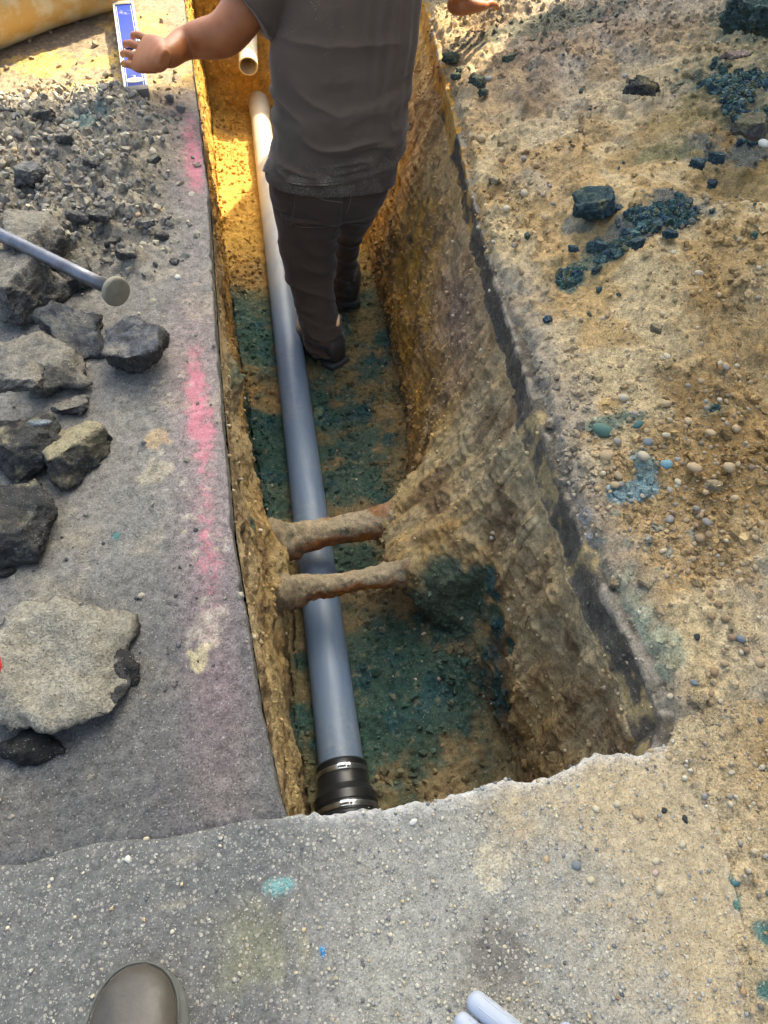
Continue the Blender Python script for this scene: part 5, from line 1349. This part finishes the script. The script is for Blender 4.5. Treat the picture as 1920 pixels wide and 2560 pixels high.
def cloth_patch(tree, quad, name, mat, par, lift=.0035, n=16, m=12):
    """a piece of cloth lying on the garment, corners given as 4 photo points (tl, tr, br, bl)"""
    top = {}; V = []; ok = True
    for i in range(n + 1):
        for j_ in range(m + 1):
            u_, v_ = j_ / m, i / n
            a = Vector(quad[0]).lerp(Vector(quad[1]), u_); b = Vector(quad[3]).lerp(Vector(quad[2]), u_); q = a.lerp(b, v_)
            bow = 7 * math.sin(math.pi * u_) * (1 - v_)
            h = on_cloth(tree, q[0], q[1] + bow, lift + (.004 * math.sin(math.pi * u_) if i == 0 else 0))
            if h is None: return None
            V.append(h)
    F = [(i * (m + 1) + j_, i * (m + 1) + j_ + 1, (i + 1) * (m + 1) + j_ + 1, (i + 1) * (m + 1) + j_) for i in range(n) for j_ in range(m)]
    me = bpy.data.meshes.new(name); me.from_pydata([tuple(v) for v in V], [], F); me.update()
    o = link(name, me, mat, par); s_ = o.modifiers.new('t', 'SOLIDIFY'); s_.thickness = .003; s_.offset = -1
    return o
pk = cloth_patch(tb_, [(640, 402), (742, 424), (736, 486), (628, 484)], 'back_pocket', M['trouser'], trs)
seam_line(tb_, [(641, 404), (665, 416), (700, 430), (741, 436)], .0020, 'pocket_edge', M['thread'], trs, .006)
seam_line(tb_, [(632, 402), (629, 482), (650, 490), (700, 490), (732, 484)], .0010, 'pocket_stitching', M['thread'], trs, .0035)
seam_line(tb_, [(636, 402), (633, 478), (652, 485), (700, 485), (728, 480)], .0008, 'pocket_stitching', M['thread'], trs, .0040)
seam_line(tb_, [(762, 404), (756, 440), (748, 462)], .0016, 'seat_seam', M['thread'], trs)
seam_line(tb_, [(786, 412), (800, 410), (822, 402)], .0020, 'pocket_edge', M['thread'], trs)
seam_line(tb_, [(600, 395), (603, 440), (612, 500)], .0012, 'side_seam', M['thread'], trs)
# shirt hem band, standing slightly proud and following the sagging hem
V, N = verts_np(sm); sbv = BVHTree.FromPolygons([tuple(v) for v in V], [tuple(p.vertices) for p in sm.polygons])
hem_top = [(569, 366), (600, 384), (640, 391), (690, 393), (740, 388), (800, 374), (852, 358)]
def hem_skirt():
    """the free lower edge of the t-shirt: a flared band hanging below the torso"""
    pts_t, pts_b = [], []
    U = np.linspace(0, 1, 70)
    hx = np.interp(U, np.linspace(0, 1, 7), [567, 600, 640, 690, 745, 800, 857]); hy = np.interp(U, np.linspace(0, 1, 7), [368, 389, 400, 403, 397, 385, 378])
    hy = np.convolve(np.pad(hy, 4, mode='edge'), np.ones(9) / 9, 'valid')
    rows_ = []
    for i in range(15):
        v_ = i / 14; row = []
        for k, u_ in enumerate(U):
            ang = (u_ - .5) * math.pi * .99
            # elliptical wrap round the hips
            wave = .004 * math.sin(u_ * 23 + 1) * v_ + .003 * math.sin(u_ * 51) * v_
            px = 712 + (hx[k] - 712) * (.90 + .10 * v_ ** .7); py = hy[k] - (1 - v_) * 30
            Yp = 2.595 - (.150 + .022 * v_ + wave) * math.cos(ang) ** .8
            row.append(at_y(px, py, Yp))
        rows_.append(row)
    V_ = [p for row in rows_ for p in row]; m_ = len(U)
    F_ = [(i * m_ + k, i * m_ + k + 1, (i + 1) * m_ + k + 1, (i + 1) * m_ + k) for i in range(14) for k in range(m_ - 1)]
    me = bpy.data.meshes.new('hem'); me.from_pydata([tuple(v) for v in V_], [], F_); me.update()
    o = link('hem', me, M['shirt'], shirt); s_ = o.modifiers.new('t', 'SOLIDIFY'); s_.thickness = .003; s_.offset = 0
    pp = [p + Vector((0, -.002, 0)) for p in rows_[11]]
    link('hem_stitching', tube('hem_stitching', pp, .0009, 6), M['seamdark'], shirt)
hem_skirt()
# boots of the worker
def boot_w(loc, ang, name='boot'):
    root_m = mat_plain('dark_boot_leather', (.045, .038, .032), .6, bump=.3, var=.25, dust=(.35, (.12, .10, .075), 50)) if 'wb' not in M else M['wb']
    M['wb'] = root_m
    if 'ws' not in M: M['ws'] = mat_plain('boot_sole', (.035, .035, .033), .8, dust=(.3, (.10, .09, .07), 50))
    rings = []
    for t, hw, zt in [(-.008, .018, .06), (0, .030, .085), (.03, .038, .115), (.07, .040, .12), (.12, .042, .10), (.17, .047, .075), (.22, .046, .06), (.26, .034, .052), (.275, .016, .04)]:
        rings.append((Vector((0, t, .018 + zt / 2)), Vector((hw, 0, 0)), Vector((0, 0, zt / 2)), .8))
    V_, F_ = loft_rings(rings, 32); me = bpy.data.meshes.new('boot'); me.from_pydata([tuple(v) for v in V_], [], F_); me.update()
    b = link('boot', me, root_m, person); ss = b.modifiers.new('u', 'SUBSURF'); ss.levels = 1; ss.render_levels = 1
    b.location = loc; b.rotation_euler = (0, 0, ang); b.scale = (1.3, 1.15, 1.1)
    rings = []
    for t, hw in [(-.016, .022), (-.012, .034), (0, .040), (.07, .041), (.12, .042), (.17, .050), (.22, .050), (.265, .036), (.285, .014)]:
        rings.append((Vector((0, t, .010)), Vector((hw, 0, 0)), Vector((0, 0, .016)), .5))
    V_, F_ = loft_rings(rings, 32); me = bpy.data.meshes.new('sole'); me.from_pydata([tuple(v) for v in V_], [], F_); me.update()
    link('sole', me, M['ws'], b)
boot_w((.212, 2.385, -.638), math.radians(34)); boot_w((.305, 2.80, -.645), math.radians(-6))

# ------------------------------------------------------------------ added beyond the frame: unseen building and tree, shaped to shade the near half
def shade_house():
    wallm = mat_plain('pale_siding', (.50, .47, .42), .8, bump=.3, var=.06); glass = mat_plain('window_glass', (.05, .06, .07), .08); trim = mat_plain('white_trim', (.75, .74, .70), .5); roofm = mat_plain('shingle_roof', (.08, .075, .07), .9, bump=.5)
    root = empty('shade_house', (4.7, -1, 0)); tag(root, 'unseen pale gabled building added right of the dig to shade it', 'shade_house')
    bm = bmesh.new(); bmesh.ops.create_cube(bm, size=1)
    for v in bm.verts: v.co = Vector((v.co.x * 8 + 4, v.co.y * 13.6 + .5, v.co.z * 9.6 + 4.5))
    me = bpy.data.meshes.new('wall'); bm.to_mesh(me); bm.free(); link('wall', me, wallm, root, smooth=False)
    for k in range(62):
        o = link('siding_board', boxmesh('siding_board', (.02, 13.6, .012), 0, 1, (-.008, .5, .15 + k * .15)), wallm, root, smooth=False) if k == 0 else None
        if k == 0: first = o
        else:
            c = first.copy(); COL.objects.link(c); c.location = (0, 0, k * .15)
    for zz in (1.9, 5.2):
        for yy in (-4.5, -1.2, 2.2, 5.3):
            w_o = link('window', boxmesh('window', (.05, 1.1, 1.5), 0, 1, (-.03, yy, zz)), trim, root, smooth=False)
            link('pane', boxmesh('pane', (.02, .94, 1.34), 0, 1, (-.06, yy, zz)), glass, w_o, smooth=False)
    V_ = [(-.4, -7.2, 9.25), (8.4, -7.2, 9.25), (4, -7.2, 11.8), (-.4, 7.35, 9.25), (8.4, 7.35, 9.25), (4, 7.35, 11.8)]
    me = bpy.data.meshes.new('roof'); me.from_pydata(V_, [], [(0, 1, 2), (3, 5, 4), (0, 2, 5, 3), (1, 4, 5, 2), (0, 3, 4, 1)]); me.update(); link('roof', me, roofm, root, smooth=False)
shade_house()
def tree():
    A45 = SUN_AZ; h = Vector((math.sin(A45), math.cos(A45), 0)); pu = Vector((math.cos(A45), -math.sin(A45), 0)); ce, se = math.cos(SUN_EL), math.sin(SUN_EL)
    S = 6.0
    def pos(u_, v_, ds=0): s_ = S + ds; return h * s_ + pu * u_ + Vector((0, 0, (v_ + s_ * se) / ce))
    root = empty('shade_tree', pos(-1.02, 0, 1.0) * 1); root.location.z = .6; tag(root, 'unseen leafy tree added beyond the bank, crown shaped to shade the near ground', 'tree')
    base = Vector(root.location)
    leaf, nt, bs = mat_new('leaf_green'); oi = nt.nodes.new('ShaderNodeTexCoord'); n = noisen(nt, oi.outputs['Object'], 2, 3, .5)
    nt.links.new(mixn(nt, ramp(nt, n, .3, .7), (.035, .075, .018), (.07, .12, .03)), bs.inputs['Base Color']); bs.inputs['Roughness'].default_value = .6
    bark = mat_plain('bark', (.10, .08, .06), .9, bump=.8)
    cen = [(-1.55, -.10, .95), (-1.88, -.35, .58), (-1.15, -.75, .70), (-2.05, .30, .62), (-1.25, .55, .85), (-1.60, -1.05, .50), (-1.80, -1.35, .30), (-1.98, -1.68, .24), (-1.78, -1.25, .26), (-1.74, -.9, .42), (-.6, .0, .9), (-.7, -1.1, .7), (-2.1, -.02, .55)]  # leaf clusters of the added tree, placed by where their shade falls
    Vs = []; 
    N = 3400
    for (u_, v_, r_) in cen:
        c = pos(u_, v_); n_ = int(N * r_ / .7)
        q = rng.normal(size=(n_, 3)); q /= np.linalg.norm(q, axis=1, keepdims=True); rad = rng.uniform(.35, 1, (n_, 1)) ** .5
        P_ = np.array(c)[None] + q * rad * r_ * np.array([1, 1, 1.15])
        d1 = rng.normal(size=(n_, 3)); d1 /= np.linalg.norm(d1, axis=1, keepdims=True); d2 = np.cross(d1, rng.normal(size=(n_, 3))); d2 /= np.linalg.norm(d2, axis=1, keepdims=True)
        L_ = rng.uniform(.10, .17, (n_, 1))
        Vs.append(np.stack([P_ - d1 * L_, P_ + d2 * L_ * .6, P_ + d1 * L_, P_ - d2 * L_ * .6], 1))
    Vs = np.concatenate(Vs).reshape(-1, 3) - np.array(base)[None]
    link('crown', mesh_np('crown', Vs, np.arange(len(Vs)).reshape(-1, 4)), leaf, root)
    top = pos(-1.2, .1) - base
    link('trunk', tube('trunk', [Vector((0, 0, -.1)), Vector((.03, 0, 1.5)), Vector((0, .05, 3.2)), top * .9 + Vector((0, 0, .2))], [.16, .13, .11, .05], 16), bark, root)
    for (u_, v_, r_) in cen[:6]:
        link('branch', tube('branch', [Vector((0, .05, 3.2)), (pos(u_, v_) - base) * .6 + Vector((0, 0, 2.6)), pos(u_, v_) - base], [.07, .045, .02], 8), bark, root)
tree()

# ------------------------------------------------------------------ say of each loose stone which named neighbour it lies beside
SHORT = [('wide flat teal stone', 'the wide flat teal stone'), ('biggest tan stone', 'the biggest tan stone'), ('dark teal stone', 'the dark teal stone'), ('light blue painted', 'the light blue painted stone'),
         ('brown hollow', None), ('egg shaped', 'the teal egg shaped pebble'), ('pinkish oval', 'the pinkish oval pebble'), ('dark slate blue', 'the dark slate blue stone'), ('white oval pebble', 'the white oval pebble by the bar'),
         ('large dark blue clod', 'the large dark blue clod'), ('olive flat lump', 'the olive flat lump'), ('olive clod', 'the olive clod high on the bank'), ('bluish grey rounded lump', 'the bluish grey lump at far left'),
         ('dark flat lump', 'the dark flat lump of the heap'), ('small grey brown stone', 'the small grey brown stone'), ('black shiny', 'the lone black bitumen lump'), ('large tan oval', 'the large tan oval stone'),
         ('dark grey stone at right', 'the dark grey stone'), ('round brown pebble', 'the round brown slab pebble'), ('pale flat pebble on the ledge', 'the pale flat pebble on the ledge'), ('white stone', 'the white stone at the top right'),
         ('large pale slab', 'the large pale slab'), ('small angular black', 'the small angular black lump'), ('large broken slab', 'the large broken slab'), ('cream pebble lying below', 'the cream pebble under the blue crumbs'),
         ('tan clod of sand at the lip', 'the tan clod by the shirt'), ('cream pebble at the trench lip', 'the cream pebble by the man'), ('pale flat pebble on the sand', 'the pale flat pebble above the teal stain'), ('large tan stone among', 'the large tan stone near the right edge')]
LM = []
for px, py, lab in LAND:
    for k_, s_ in SHORT:
        if s_ and k_ in lab: LM.append((px, py, s_)); break
from collections import defaultdict
byl = defaultdict(list)
for o, px, py, lab in TODO:
    px_, py_, nm = min(LM, key=lambda q: (q[0] - px) ** 2 + (q[1] - py) ** 2)
    dx, dy = px - px_, py - py_; dist = math.hypot(dx, dy)
    side = ('right of' if dx > 0 else 'left of') if abs(dx) > abs(dy) else ('below' if dy > 0 else 'above')
    far_ = 'just ' if dist < 35 else ('' if dist < 80 else 'well ')
    head = ' '.join(lab.split()[:4 if lab.split()[3] not in ('in', 'on', 'of', 'the', 'by', 'lying') else 3])
    byl[head + ' ' + far_ + side + ' ' + nm].append((o, px, py))
for lab, its in byl.items():
    if len(its) == 1: its[0][0]['label'] = lab; continue
    if len(its) in (2, 3):
        its = sorted(its, key=lambda t: t[1]); W = ['leftmost', 'rightmost'] if len(its) == 2 else ['leftmost', 'middle', 'rightmost']
        for (o, a, b), w_ in zip(its, W): o['label'] = lab + ', ' + w_ + (' of two' if len(its) == 2 else ' of three')
        continue
    its = sorted(its, key=lambda t: (t[2] // 40, t[1]))
    for k_, (o, a, b) in enumerate(its):
        w_ = ['first', 'second', 'third', 'fourth', 'fifth', 'sixth', 'seventh'][min(k_, 6)]
        o['label'] = lab + ', ' + w_ + ' from top'
for o in bpy.data.objects:
    if 'label' in o and len(o['label'].split()) > 16: o['label'] = ' '.join(o['label'].replace(' of two', '').replace(' of three', '').replace(' from top', '').replace('just ', '').split()[:16])
